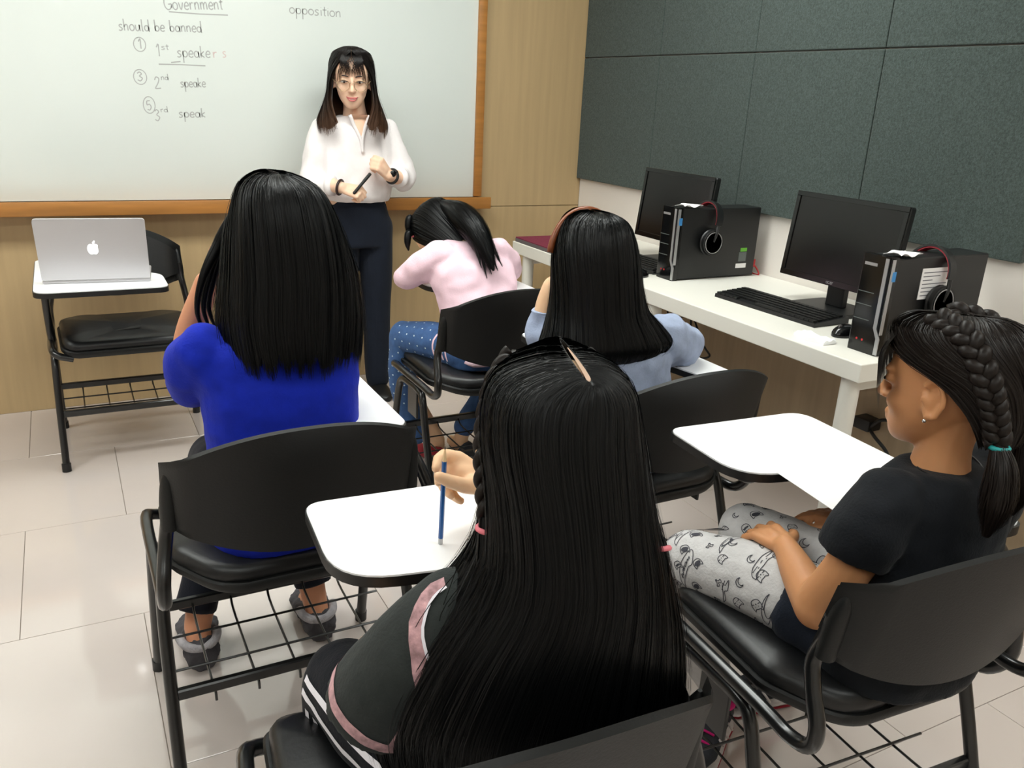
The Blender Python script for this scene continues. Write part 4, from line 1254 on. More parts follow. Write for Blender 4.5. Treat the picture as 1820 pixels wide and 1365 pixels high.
# ---------------------------------------------------------------- person in blue
def build_blue():
    t = thing('person', 'seated person in a royal blue top with shoulder-length black hair, seen from behind', 'person', (-2.095, -2.20, 0))
    hc = (.036, .035, 1.072)
    bm = B(); head(bm, hc, .05, -.05, .98); neck(bm, hc, (.02, -.005, .905), .98, 0, 0, .045)
    torso(bm, [(0, -.03, .475, .155, .10), (0, -.03, .56, .14, .095), (.005, -.02, .70, .125, .085), (.01, -.012, .82, .15, .08), (.015, -.01, .885, .11, .06)])
    limb(bm, [(-.130, -.005, .845), (-.142, .08, .775), (-.145, .21, .715)], [.040, .036, .034]); limb(bm, [(-.145, .21, .715), (-.130, .205, .83), (-.090, .20, .945)], [.036, .033, .025])
    hand(bm, (-.088, .198, .955), (.35, -.10, .92), (-.85, -.1, .2), 1, .9, [(15, 20, 15)] * 4)
    limb(bm, [(.126, -.005, .842), (.137, .08, .777), (.142, .18, .732)], [.036, .034, .032]); limb(bm, [(.142, .18, .732), (.11, .25, .73), (.07, .29, .73)], [.038, .034, .025])
    hand(bm, (.07, .29, .728), (-.8, .5, 0), (0, 0, 1), -1, .9, [(15, 20, 15)] * 4)
    for s, fx in ((-1, -.165), (1, .125)):
        limb(bm, [(s * .080, -.02, .53), (s * .085, .18, .52), (s * .09, .32, .49)], [.072, .060, .050])
        limb(bm, [(s * .09, .32, .49), (s * .11, .30, .28), (fx, .235, .085)], [.050, .043, .032])
        limb(bm, [(fx, .225, .085), (fx, .215, .05), (fx, .32, .038)], [.030, .030, .025])
    blob('body', bm, 'skin_warm', t, .006, 4)
    bm = B()
    torso(bm, [(0, -.036, .472, .168, .130), (0, -.034, .55, .160, .116), (.008, -.025, .66, .152, .102), (.01, -.018, .77, .160, .098), (.010, -.012, .85, .164, .088), (.012, -.008, .89, .13, .072), (.02, -.005, .915, .068, .055)])
    limb(bm, [(-.134, -.008, .856), (-.148, .03, .82), (-.146, .09, .768), (-.140, .13, .742)], [.060, .058, .053, .049], flat=True)
    limb(bm, [(.128, -.005, .842), (.135, .05, .80), (.140, .12, .75)], [.055, .055, .052], flat=True)
    blob('blue_top', bm, 'royal_blue', t, .006, 5, (.010, 8, 8, 13))
    bm = B()
    torso(bm, [(0, -.03, .47, .155, .108), (0, -.03, .53, .150, .105), (0, -.03, .57, .14, .10)])
    for s, fx in ((-1, -.165), (1, .125)):
        limb(bm, [(s * .080, -.02, .53), (s * .085, .18, .52), (s * .09, .32, .49)], [.080, .070, .058]); limb(bm, [(s * .09, .32, .49), (s * .11, .30, .28), (fx, .24, .13)], [.058, .052, .048], flat=True)
    blob('trousers', bm, 'dark_jeans', t, .008, 5, (.005, 9, 9, 9))
    rg = [(1.190, .026, .045, .004, .05, 180), (1.186, .026, .035, .036, .075, 178), (1.162, .032, .022, .072, .105, 172), (1.10, .038, .014, .098, .122, 150), (1.01, .042, .008, .122, .128, 128), (.93, .038, -.002, .136, .124, 116), (.87, .036, -.012, .137, .118, 106), (.815, .036, -.016, .132, .110, 100)]
    hr = hair('hair', t, 'hair_black', rg, 4200, 3, .0015, clump=.05, tip=.17, ns=18, stray=.05, cl_f=8)
    for k, (x, y) in enumerate(((-.112, .075), (-.126, .06), (-.100, .09))):
        lock('side_lock', hr, 'hair_black', [(-.045, .07, 1.12), (-.078, .075, 1.05), (x + .012, y, .99), (x - .004, y, .92), (x + .012, y - .01, .86)], [.004, .012, .008, .005, .0015], 50, 30 + k, .0013)
    for fx in (-.165, .125):
        bm = B(); shoe(bm, (.05, 1, 0), (fx, .165, 0), .235, .105, .085)
        sh = blob('shoe', bm, 'clog_grey', t, .006, 3, (.004, 60, 60, 60))
        bm = B(); R_ = []
        for k in range(21):
            a = PI * (1.0 + k / 20) 
            R_.append((fx + .043 * math.cos(a), .225 + .050 * math.sin(a) , .075 - .012 * math.sin(-a)))
        tube(bm, R_, .011, 8); obj('fleece_rim', bm, 'clog_fleece', sh, angle=None, label='grey fleece rim')
build_blue()

# ---------------------------------------------------------------- girl in pink
def build_pink():
    t = thing('person', 'girl in pale pink sweater bent over her tablet, long black ponytail', 'person', (-1.21, -1.34, 0))
    hc = (-.035, .315, .865); hy, hp = math.radians(12), math.radians(-48)
    bm = B(); head(bm, hc, hy, hp, .92); neck(bm, hc, (.0, .145, .83), .92, hy, hp, .042)
    torso(bm, [(0, -.04, .475, .125, .09), (0, -.01, .56, .115, .085), (0, .045, .67, .115, .08), (0, .105, .79, .125, .075), (0, .14, .84, .09, .05)])
    for s in (-1, 1):
        limb(bm, [(s * .11, .12, .815), (s * .16, .145, .775), (s * .195, .185, .745)], [.036, .034, .032]); limb(bm, [(s * .195, .185, .745), (s * .12, .28, .735), (s * .04, .33, .735)], [.032, .028, .022])
        hand(bm, (s * .04, .33, .735), (-s * .8, .5, 0), (0, 0, 1), -s, .8, [(25, 30, 20)] * 4)
        limb(bm, [(s * .07, -.03, .52), (s * .13, .12, .525), (s * .17, .24, .515)], [.070, .060, .048]); limb(bm, [(s * .17, .24, .515), (s * .16, .26, .30), (s * .05, .24, .09)], [.048, .040, .028])
        limb(bm, [(s * .05, .24, .09), (s * .05, .25, .05), (s * .05, .33, .035)], [.028, .028, .022])
    blob('body', bm, 'skin_light', t, .006, 4)
    bm = B()
    torso(bm, [(0, -.045, .50, .130, .105), (0, -.02, .56, .128, .102), (0, .035, .67, .138, .100), (0, .095, .79, .152, .094), (0, .135, .845, .125, .074), (0, .155, .872, .062, .050)])
    for s in (-1, 1):
        limb(bm, [(s * .108, .115, .822), (s * .158, .138, .785), (s * .196, .178, .752), (s * .188, .215, .742), (s * .12, .275, .740)], [.060, .056, .048, .042, .036], flat=True)
    blob('pink_sweater', bm, 'pink_knit', t, .006, 4, (.010, 12, 12, 12))
    bm = B(); torso(bm, [(0, -.035, .475, .135, .10), (0, -.03, .54, .132, .105), (0, -.02, .57, .12, .10)])
    for s in (-1, 1):
        limb(bm, [(s * .07, -.03, .52), (s * .14, .12, .528), (s * .19, .235, .515)], [.078, .068, .056]); limb(bm, [(s * .19, .235, .515), (s * .19, .245, .32), (s * (.14 if s < 0 else .06), .24, .13)], [.056, .050, .042])
    jn = blob('jeans', bm, 'jeans_blue', t, .006, 5, (.005, 10, 10, 10))
    bv = bvh_of(jn); bm = B()
    f = axis_proj(bv, (-.07, -.03, .52), (-.19, .235, .515), (-.6, -.1, 1))
    for i in range(7):
        for j in range(8):
            p, n = f(.02 + i * .040 + .020 * (j % 2), -1.4 + j * .44)
            a = n.orthogonal().normalized(); b = n.cross(a)
            bm.faces.new([bm.verts.new(p + n * .0008 + (a * math.cos(q) + b * math.sin(q)) * .0032) for q in [2 * PI * k / 7 for k in range(7)]])
    f = axis_proj(bv, (-.19, .24, .50), (-.19, .245, .20), (-1, -.3, 0))
    for i in range(6):
        for j in range(7):
            p, n = f(.03 + i * .036 + .018 * (j % 2), -1.4 + j * .42)
            a = n.orthogonal().normalized(); b = n.cross(a)
            bm.faces.new([bm.verts.new(p + n * .0008 + (a * math.cos(q) + b * math.sin(q)) * .0032) for q in [2 * PI * k / 7 for k in range(7)]])
    o = obj('dot_print', bm, 'denim_dot', jn, angle=None, label='small pale dots'); o['kind'] = 'stuff'
    f = axis_proj(bv, (-.07, -.03, .52), (-.19, .235, .515), (-.6, -.1, 1))
    for q in range(4):
        bm = B(); pn = [f(.015 + .020 * q + .012 * math.sin(k * .5), -1.3 + k * .2) for k in range(11)]
        ribbon(bm, [p for p, n in pn], .007, [n for p, n in pn], .0012); obj('pink_stripe', bm, 'pink_knit', jn, angle=None)
    # hair: gathered to a high ponytail
    mt = Matrix.Translation(hc) @ Matrix.Rotation(hy, 4, 'Z') @ Matrix.Rotation(hp, 4, 'X')
    rg = [(.108, 0, -.02, .006, .02, 180), (.104, 0, -.012, .040, .06, 180), (.085, 0, -.008, .068, .090, 176), (.045, 0, -.010, .080, .100, 140), (-.01, 0, -.020, .080, .096, 118), (-.06, 0, -.036, .072, .086, 106), (-.10, 0, -.05, .064, .078, 100), (-.14, 0, -.06, .056, .07, 96)]
    hr = hair('hair', t, 'hair_soft_black', rg, 1600, 21, .002, mt, clump=.02, tip=.05, stray=.01)
    hv = Vector(hc); W_ = lambda *p: tuple(mt @ Vector(p))
    pt0 = W_(.012, -.05, .098)
    lock('ponytail', hr, 'hair_soft_black', [pt0, (-.018, .24, .968), (-.008, .165, .952), (.004, .085, .918), (.018, .022, .860), (.030, -.022, .795)], [.014, .030, .046, .044, .030, .004], 1100, 22, .0017, 18, splay=5)
    for k in range(5):
        e = Vector((-.012 + .020 * k, -.012 - .006 * (k % 2), .805 - .012 * ((k * 3) % 4)))
        lock('ponytail_wisp', hr, 'hair_soft_black', [(-.014 + .005 * k, .165, .950), (-.012 + .012 * k, .065, .905), tuple(e)], [.012, .012, .001], 60, 80 + k, .0015, splay=3)
    for p, r in ((pt0, .018),):
        bm = B(); d = (Vector((-.012, .235, .955)) - Vector(p)).normalized(); n0 = d.orthogonal().normalized(); n1 = d.cross(n0)
        tube(bm, [tuple(Vector(p) + d * .008 + (n0 * math.cos(2 * PI * k / 18) + n1 * math.sin(2 * PI * k / 18)) * r) for k in range(19)], .006, 8); obj('hair_tie', bm, 'elastic_pink', hr, angle=None, label='pink hair tie')
    for k, (a, b, c) in enumerate(((-.055, .02, .085), (-.078, .035, .03))):
        p = W_(a, b, c)
        bm = B(); ell(bm, p, (.009, .009, .006)); obj('hair_tie', bm, 'elastic_pink', hr, label='pink hair tie')
        lock('side_tuft', hr, 'hair_soft_black', [p, tuple(Vector(p) + Vector((-.018, -.01, .012))), tuple(Vector(p) + Vector((-.026, -.02, -.02))), tuple(Vector(p) + Vector((-.022, -.02, -.05)))], [.006, .013, .012, .003], 80, 60 + k, .0018)
    for s, x in ((-1, -.06), (1, .06)):
        bm = B(); shoe(bm, (.1 * s, 1, 0), (x, .17, 0), .20, .08, .075); obj('shoe', bm, 'sneaker_red' if s < 0 else 'sneaker_grey', t)
build_pink()

# ---------------------------------------------------------------- person in grey-blue
def build_grey():
    t = thing('person', 'seated person in grey-blue shirt, glossy black hair curling at the ends', 'person', (-1.19, -2.20, 0))
    hc = (-.140, .03, .985); hy = .12
    bm = B(); head(bm, hc, hy, -.12, .94); neck(bm, hc, (-.09, .0, .835), .94, hy, -.1, .042)
    torso(bm, [(0, -.02, .475, .135, .09), (-.02, -.02, .56, .12, .085), (-.05, -.015, .67, .115, .08), (-.08, -.01, .77, .135, .075), (-.09, -.005, .82, .10, .055)])
    limb(bm, [(-.17, .0, .80), (-.205, .05, .785), (-.214, .095, .785)], [.040, .036, .034]); limb(bm, [(-.214, .095, .785), (-.212, .092, .86), (-.200, .088, .910)], [.036, .034, .032])
    hand(bm, (-.196, .088, .914), (.88, .10, .18), (-.5, -.1, .85), 1, .9, [(35, 25, 15)] * 4)
    limb(bm, [(.035, .0, .79), (.12, .02, .75), (.165, .07, .728)], [.042, .038, .034]); limb(bm, [(.165, .07, .728), (.12, .20, .73), (.05, .28, .73)], [.034, .030, .024])
    hand(bm, (.05, .28, .73), (-.7, .6, 0), (0, 0, 1), -1, .85, [(15, 20, 15)] * 4)
    for s in (-1, 1):
        limb(bm, [(s * .08, -.02, .52), (s * .10, .15, .52), (s * .10, .30, .50)], [.075, .065, .052]); limb(bm, [(s * .10, .30, .50), (s * .10, .28, .28), (s * .09, .26, .09)], [.052, .045, .030])
    blob('body', bm, 'skin_light', t, .006, 4)
    bm = B()
    torso(bm, [(0, -.02, .475, .150, .108), (-.01, -.02, .55, .140, .102), (-.045, -.018, .66, .135, .095), (-.075, -.012, .76, .15, .09), (-.085, -.006, .815, .13, .075), (-.088, 0, .845, .065, .052)])
    limb(bm, [(-.160, .0, .80), (-.200, .03, .79), (-.218, .070, .785), (-.222, .095, .795), (-.218, .095, .858)], [.056, .054, .050, .048, .043], flat=True)
    limb(bm, [(.02, .0, .79), (.10, .005, .77), (.17, .04, .742), (.172, .08, .735), (.13, .19, .737)], [.058, .066, .064, .052, .040])
    blob('shirt', bm, 'grey_blue', t, .006, 4, (.012, 14, 14, 11))
    bm = B()
    torso(bm, [(0, -.02, .47, .155, .10), (0, -.02, .53, .15, .105), (0, -.02, .56, .14, .095)])
    for s in (-1, 1):
        limb(bm, [(s * .08, -.02, .52), (s * .10, .15, .522), (s * .10, .30, .50)], [.082, .072, .06]); limb(bm, [(s * .10, .30, .50), (s * .10, .28, .28), (s * .09, .265, .10)], [.06, .052, .045])
    blob('trousers', bm, 'dark_jeans', t, .008, 5)
    rg = [(1.104, -.135, .05, .004, .05, 180), (1.100, -.137, .035, .036, .078, 178), (1.078, -.138, .025, .070, .100, 172), (1.02, -.138, .018, .094, .113, 150), (.93, -.130, .010, .108, .114, 130), (.87, -.122, .004, .126, .112, 118), (.825, -.108, -.004, .160, .114, 108), (.79, -.100, -.008, .181, .114, 104), (.757, -.100, .002, .168, .096, 100), (.748, -.100, .016, .150, .078, 98)]
    hr = hair('hair', t, 'hair_soft_black', rg, 4200, 41, .0016, clump=.022, tip=.03, ns=24, stray=.01, cl_f=8, lift=.003)
    bm = B()
    tube(bm, [(-.140 + .099 * math.sin(a), .055 + .012 * math.cos(a), .985 + .118 * math.cos(a)) for a in [math.radians(-80 + 130 * k / 20) for k in range(21)]], .0085, 8)
    obj('hair_band', bm, 'tortoise', hr, angle=None, label='brown hair band')
    for s in (-1, 1):
        bm = B(); shoe(bm, (.08 * s, 1, 0), (s * .09, .19, 0), .22, .085, .075); obj('shoe', bm, 'sneaker_grey', t)
build_grey()

# ---------------------------------------------------------------- nearest girl, very long hair
def build_near():
    O = Vector((-2.03, -3.03, 0))
    t = thing('person', 'girl nearest the camera with waist-long black hair and white-striped trousers, upright pencil in hand', 'person', O)
    hc = (.038, -.085, .985)
    bm = B(); head(bm, hc, -.38, -.10, .92); neck(bm, hc, (.035, -.085, .845), .92, 0, 0, .042)
    torso(bm, [(.02, -.10, .475, .125, .085), (.025, -.10, .56, .115, .08), (.03, -.095, .67, .11, .075), (.035, -.09, .77, .125, .07), (.035, -.088, .825, .09, .05)])
    limb(bm, [(-.080, -.082, .780), (-.104, -.062, .715), (-.122, -.02, .645)], [.034, .032, .031]); limb(bm, [(-.122, -.02, .645), (-.11, .09, .63), (-.05, .15, .615)], [.033, .029, .022])
    hand(bm, (-.05, .15, .613), (.7, .6, -.1), (0, 0, 1), 1, .82, [(15, 20, 15)] * 4)
    limb(bm, [(.165, -.085, .80), (.215, .02, .76), (.225, .12, .735)], [.040, .036, .033]); limb(bm, [(.225, .12, .735), (.185, .20, .752), (.140, .255, .775)], [.033, .030, .0225])
    # writing hand: explicit finger chains around the upright pencil (pencil axis x=.052, y=.222)
    Wr = Vector((.140, .258, .770))
    kn = [(.094, .272, .815), (.104, .288, .804), (.110, .296, .788), (.114, .294, .772)]
    for q in kn: cap2(bm, Wr, q, .019, .012, 10)
    cap2(bm, Wr, (.100, .258, .792), .020, .019, 10)
    ell(bm, (.092, .262, .793), (.020, .020, .020))
    chain(bm, [kn[0], (.070, .268, .826), (.052, .250, .829), (.042, .236, .821)], [.0112, .0098, .0090, .0076], 10)
    chain(bm, [kn[1], (.074, .284, .809), (.058, .258, .802), (.048, .238, .796)], [.0112, .0098, .0090, .0076], 10)
    chain(bm, [kn[2], (.084, .290, .784), (.068, .266, .772), (.072, .246, .766)], [.0108, .0098, .0088, .0074], 10)
    chain(bm, [kn[3], (.094, .288, .766), (.084, .266, .755), (.090, .248, .752)], [.0098, .0090, .0080, .0068], 10)
    chain(bm, [(.114, .240, .780), (.084, .220, .792), (.056, .210, .808), (.037, .212, .819)], [.0175, .0126, .0110, .0086], 12)
    for s in (-1, 1):
        kx = -.11 if s < 0 else .13
        limb(bm, [(.02 + s * .065, -.09, .525), (kx * .85, .08, .525), (kx, .225, .505)], [.068, .058, .048]); limb(bm, [(kx, .225, .505), (kx, .24, .28), (kx, .22, .09)], [.048, .040, .028])
    blob('body', bm, 'skin_light', t, .0038, 4)
    bm = B()
    torso(bm, [(.02, -.10, .475, .140, .10), (.025, -.10, .56, .132, .098), (.03, -.097, .67, .13, .092), (.035, -.092, .76, .142, .088), (.035, -.088, .812, .122, .072), (.036, -.086, .842, .062, .05)])
    limb(bm, [(.155, -.085, .795), (.20, -.01, .77), (.222, .075, .745)], [.054, .056, .054])
    te = blob('tee', bm, 'tee_black', t, .0055, 4, (.006, 10, 10, 10))
    # wide left sleeve of lighter mesh cloth
    bm = B(); limb(bm, [(-.075, -.085, .800), (-.105, -.075, .765), (-.126, -.055, .715), (-.142, -.035, .662)], [.050, .056, .062, .068], flat=True)
    tee = te; te = blob('sleeve', bm, 'tee_charcoal', tee, .005, 4, (.006, 10, 10, 10), label='charcoal sleeve')
    bv = bvh_of(te)
    def strip(name, m, f, na, nb):
        bm = B(); g = [[bm.verts.new((lambda pn: pn[0] + pn[1] * .0012)(f(i / (na - 1), j / (nb - 1)))) for j in range(nb)] for i in range(na)]
        for i in range(na - 1):
            for j in range(nb - 1): bm.faces.new((g[i][j], g[i + 1][j], g[i + 1][j + 1], g[i][j + 1]))
        return obj(name, bm, m, tee, angle=None)
    fa = axis_proj(bv, (-.075, -.085, .800), (-.142, -.035, .662), (-.3, -.9, .35))
    TH = [(-.045, 1.35), (-.02, 1.05), (.0, .72), (.025, .15), (.05, -.22), (.10, -.42), (.16, -.55)]
    def thc(a):
        for (a0, t0), (a1, t1) in zip(TH, TH[1:]):
            if a <= a1: return t0 + (t1 - t0) * (a - a0) / (a1 - a0)
        return TH[-1][1]
    strip('mesh_stripe', 'pink_mesh', lambda a, b: fa(-.04 + .192 * a, thc(-.04 + .192 * a) + (b - .5) * .42), 18, 7)
    strip('hem_trim', 'pink_mesh', lambda a, b: fa(.140 + .014 * b, -1.2 + 3.4 * a), 40, 4)
    pp = [fa(-.04 + .08 * k / 13, thc(-.04 + .08 * k / 13) - .24) for k in range(14)]
    bm = B(); ribbon(bm, [p for p, n in pp], .0035, [n for p, n in pp], .0018); obj('piping', bm, 'white_trim', tee, angle=None)
    # trousers with double side stripes
    bm = B()
    torso(bm, [(.02, -.095, .472, .14, .10), (.02, -.095, .53, .14, .102), (.02, -.095, .57, .13, .095)])
    for s in (-1, 1):
        kx = -.11 if s < 0 else .13
        limb(bm, [(.02 + s * .065, -.09, .525), (kx * .85, .08, .528), (kx, .215, .508)], [.078, .070, .062]); limb(bm, [(kx, .215, .508), (kx, .235, .28), (kx, .22, .10)], [.062, .055, .05])
    tr = blob('track_trousers', bm, 'track_navy', t, .0055, 5, (.006, 9, 9, 9))
    bv = bvh_of(tr); fl = axis_proj(bv, (-.045, -.09, .525), (-.11, .215, .508), (-.75, 0, .66))
    f2 = axis_proj(bv, (-.11, .215, .508), (-.11, .235, .28), (-1, .1, 0))
    for q, th in enumerate((-.62, -.30)):
        pn = [fl(.02 + .30 * k / 16, th + .03 * math.sin(k * .7)) for k in range(17)]
        bm = B(); ribbon(bm, [p for p, n in pn], .010, [n for p, n in pn], .0015)
        pn = [f2(.02 + .20 * k / 10, (th - .1) * 1.0) for k in range(11)]
        ribbon(bm, [p for p, n in pn], .010, [n for p, n in pn], .0015)
        obj('side_stripe', bm, 'white_trim', tr, angle=None, label='white side stripe')
    for s in (-1, 1):
        kx = -.11 if s < 0 else .13
        bm = B(); shoe(bm, (0, 1, 0), (kx, .15, 0), .21, .08, .075); obj('shoe', bm, 'sneaker_grey', t)
    # hair
    rg = [(1.091, .056, -.095, .0035, .078, 180), (1.087, .053, -.094, .035, .088, 178), (1.067, .046, -.092, .070, .099, 172), (1.022, .045, -.096, .083, .108, 150), (.945, .056, -.106, .089, .112, 130), (.87, .061, -.116, .107, .114, 116), (.79, .042, -.120, .150, .116, 108), (.70, .028, -.114, .182, .110, 102), (.62, .028, -.102, .180, .100, 98), (.58, .028, -.097, .170, .094, 96)]
    HM = Matrix.Translation((.037, -.09, 0)) @ Matrix.Rotation(math.radians(-20), 4, 'Z') @ Matrix.Translation((-.037, .09, 0))
    hr = hair('hair', t, 'hair_black', rg, 8000, 51, .0010, HM, clump=.016, tip=.05, ns=24, stray=.03, nu=110, nv=60, cl_f=9, lift=.004)
    # pale parting line
    bm = B()
    pts = [(.056, -.060, 1.0918), (.056, -.105, 1.0928), (.056, -.145, 1.0924), (.056, -.166, 1.0905), (.0555, -.178, 1.0870), (.0550, -.184, 1.0825)]
    q = [Vector(v) for v in cr(pts, 20)]
    q = [HM @ v for v in q]
    for i in range(19):
        w0, w1 = [.0006 + .0046 * math.sin(PI * min(1, (j + .5) / 19.5)) ** .7 for j in (i, i + 1)]
        d = (q[i + 1] - q[i]).cross(Vector((0, -.3, 1))).normalized()
        o_ = Vector((0, -.0002, .0008))
        bm.faces.new([bm.verts.new(v) for v in (q[i] + d * w0 / 2 + o_, q[i] - d * w0 / 2 + o_, q[i + 1] - d * w1 / 2 + o_, q[i + 1] + d * w1 / 2 + o_)])
    obj('parting', bm, 'scalp', hr, angle=None, label='pale hair parting')
    bl_ = [tuple(HM @ Vector(v)) for v in [(.002, -.02, 1.072), (-.022, -.055, 1.048), (-.034, -.090, 1.012), (-.036, -.112, .97), (-.033, -.128, .925)]]
    br_ = [tuple(HM @ Vector(v)) for v in [(.084, -.02, 1.072), (.110, -.055, 1.046), (.126, -.085, 1.008), (.134, -.105, .97), (.136, -.130, .935)]]
    braid('braid', hr, 'hair_brown', bl_, .0105, .009, 7)
    braid('braid', hr, 'hair_brown', br_, .0105, .009, 7)
    def tie(p, d, r, m, nm='hair_tie', th=.003, lb=None):
        d = Vector(d).normalized(); n0 = d.orthogonal().normalized(); n1 = d.cross(n0)
        bm = B(); tube(bm, [tuple(Vector(p) + (n0 * math.cos(2 * PI * k / 16) + n1 * math.sin(2 * PI * k / 16)) * r) for k in range(17)], th, 7); return obj(nm, bm, m, hr, angle=None, label=lb)
    lock('braid_tail', hr, 'hair_black', [bl_[-1], tuple(Vector(bl_[-1]) + Vector((-.006, -.012, -.05))), tuple(Vector(bl_[-1]) + Vector((-.016, -.02, -.10)))], [.009, .010, .003], 60, 52)
    lock('braid_tail', hr, 'hair_black', [br_[-1], (.121, -.186, .905), (.118, -.204, .88), (.122, -.212, .84)], [.009, .009, .008, .003], 60, 53)
    tie(tuple(Vector(bl_[-1]) + Vector((-.002, -.003, -.012))), (0, 0, 1), .0095, 'elastic_pink', lb='small pink elastic')
    tie((.120, -.196, .900), (-.1, -.5, -1), .0085, 'elastic_pink', lb='small pink elastic')
    rnd = random.Random(9); st = []
    for k in range(40):
        a = Vector((-.060 + rnd.uniform(-.01, .03), -.13 + rnd.uniform(-.03, .03), .89)); e_ = Vector((-.125 + rnd.uniform(-.03, .04), -.13 + rnd.uniform(-.04, .05), .66 + rnd.uniform(-.06, .08)))
        m_ = (a + e_) / 2 + Vector((-.012 + rnd.uniform(-.015, .01), -.012 + rnd.uniform(-.01, .02), .012))
        pts = [Vector(v) for v in cr([tuple(a), tuple(m_), tuple(e_)], 12)]
        st.append((pts, [Vector((-.5, -.8, .3))] * 12, .0009))
    strand_mesh('loose_strands', 'hair_black', hr, st, .001)

build_near()

# pencil stands upright on the near tablet
pc = thing('pencil', 'blue pencil standing upright on the near tablet, point up', 'pencil', (-1.984, -2.808, .7006))
Mp = Matrix.Rotation(math.radians(1.5), 4, 'Y')
def hexrod(m, z0, z1, r0, r1, nm, par):
    bm = B(); tube(bm, [(0, 0, z0), (0, 0, z1)], [r0, r1], 6); bmesh.ops.transform(bm, matrix=Mp, verts=bm.verts); return obj(nm, bm, m, par, smooth=False)
hexrod('pencil_cap', 0, .010, .0036, .0036, 'end_cap', pc)
br = hexrod('pencil_blue', .010, .137, .0038, .0038, 'barrel', pc)
hexrod('pencil_wood', .137, .156, .0038, .0012, 'sharpened_wood', pc)
hexrod('pencil_lead', .156, .161, .0012, .0003, 'lead', pc)

# ---------------------------------------------------------------- girl at right, cat-print leggings
def build_right():
    t = thing('person', 'girl at right with two dark braids, black t-shirt and grey cat-print leggings', 'person', (-1.245, -2.97, 0))
    hc = (-.002, -.105, .955); hy = math.radians(16); hp = -.10; s_ = .94
    bm = B(); head(bm, hc, hy, hp, s_); neck(bm, hc, (0, -.12, .80), s_, hy, hp, .043)
    torso(bm, [(-.01, -.12, .475, .13, .09), (-.005, -.125, .56, .115, .082), (0, -.13, .67, .11, .076), (0, -.128, .755, .13, .07), (0, -.122, .80, .09, .05)])
    # left arm: hand rests between the thighs
    limb(bm, [(-.130, -.125, .785), (-.165, -.120, .69), (-.182, -.085, .600)], [.042, .037, .034]); limb(bm, [(-.182, -.085, .590), (-.145, -.01, .600), (-.115, .055, .612)], [.036, .031, .0215])
    hand(bm, (-.113, .060, .611), (.22, .92, -.10), (-.22, -.05, 1), 1, .88, [(12, 22, 16), (16, 26, 18), (20, 30, 20), (24, 32, 22)], .20, [(.010, .016, -.004), (.034, .044, -.008), (.056, .058, -.014), (.074, .062, -.02)])
    # right arm rests in the lap
    limb(bm, [(.13, -.125, .785), (.165, -.10, .69), (.170, -.06, .61)], [.042, .037, .034]); limb(bm, [(.170, -.06, .61), (.13, .02, .60), (.09, .08, .60)], [.034, .030, .0225])
    hand(bm, (.088, .082, .60), (-.25, .9, -.05), (0, 0, 1), -1, .82, [(20, 25, 20)] * 4)
    lk, rk = (-.175, .225, .505), (-.005, .255, .515)
    FEET = [((.03, .28, 0), (-.17, -.10, 0)), ((.24, .275, 0), (-.95, .20, 0))]; ANK = {-1: (-.015, .255, .095), 1: (.192, .285, .095)}
    for s, k in ((-1, lk), (1, rk)):
        limb(bm, [(-.01 + s * .07, -.10, .52), ((k[0] - .01 + s * .07) / 2, .07, .525), k], [.066, .056, .046]); an = ANK[s]
        limb(bm, [k, ((k[0] * .6 + an[0] * .4) - .02 * s, .275, .28), an], [.046, .040, .027]); limb(bm, [an, (an[0], an[1], .05)], [.027, .024])
    hm = Matrix.Translation(hc) @ Matrix.Rotation(hy, 4, 'Z') @ Matrix.Rotation(hp, 4, 'X')
    bd = blob('body', bm, 'skin_tan', t, .0038, 4, soft=[(tuple(hm @ Vector((s * .045, .042, -.045))), .046, 20) for s in (-1, 1)])
    bm = B()
    torso(bm, [(-.01, -.12, .465, .158, .112), (-.008, -.12, .52, .150, .108), (-.004, -.125, .62, .130, .095), (0, -.13, .73, .138, .09), (0, -.128, .80, .130, .076), (0, -.125, .828, .084, .060)])
    limb(bm, [(-.118, -.125, .785), (-.150, -.125, .745), (-.163, -.118, .700)], [.056, .056, .055], flat=True); limb(bm, [(.118, -.125, .785), (.150, -.12, .745), (.163, -.10, .700)], [.056, .056, .055], flat=True)
    te = blob('t_shirt', bm, 'tee_black', t, .0055, 4, (.009, 11, 11, 14))
    bm = B()
    torso(bm, [(-.01, -.11, .468, .145, .10), (-.01, -.11, .53, .142, .10), (-.01, -.11, .56, .13, .09)])
    for s, k in ((-1, lk), (1, rk)):
        limb(bm, [(-.01 + s * .07, -.10, .52), ((k[0] - .01 + s * .07) / 2, .07, .527), k], [.080, .070, .060]); an = ANK[s]
        limb(bm, [k, ((k[0] * .6 + an[0] * .4) - .02 * s, .275, .28), (an[0] * .9 + k[0] * .1, an[1], .15)], [.060, .052, .042], flat=True)
    lg = blob('leggings', bm, 'legging_grey', t, .005, 5, (.003, 12, 12, 12))
    # printed cats, moons and lettering on both thighs
    bv = bvh_of(lg); bm = B(); bd_ = B()
    rnd = random.Random(12)
    cat = [(-.9, .9), (-.95, -.1), (-.6, -.8), (0, -.95), (.6, -.8), (.95, -.1), (.9, .9), (.45, .55), (0, .6), (-.45, .55), (-.9, .9)]
    moon = arc(0, 0, .8, .8, 60, 300, 12) + list(reversed(arc(.35, 0, .62, .66, 75, 285, 12))) 
    moon.append(moon[0])
    face = [[(-.4, .1), (-.3, .15)], [(.3, .15), (.4, .1)], [(-.1, -.2), (0, -.3), (.1, -.2)], [(-.8, -.3), (-.35, -.25)], [(.8, -.3), (.35, -.25)]]
    bird = [[(-.8, .2), (-.3, .6), (0, .1), (.4, .6), (.8, .1), (.3, -.1), (.1, -.7), (-.2, -.1), (-.8, .2)], [(-.2, -.4), (.4, -.5)]]
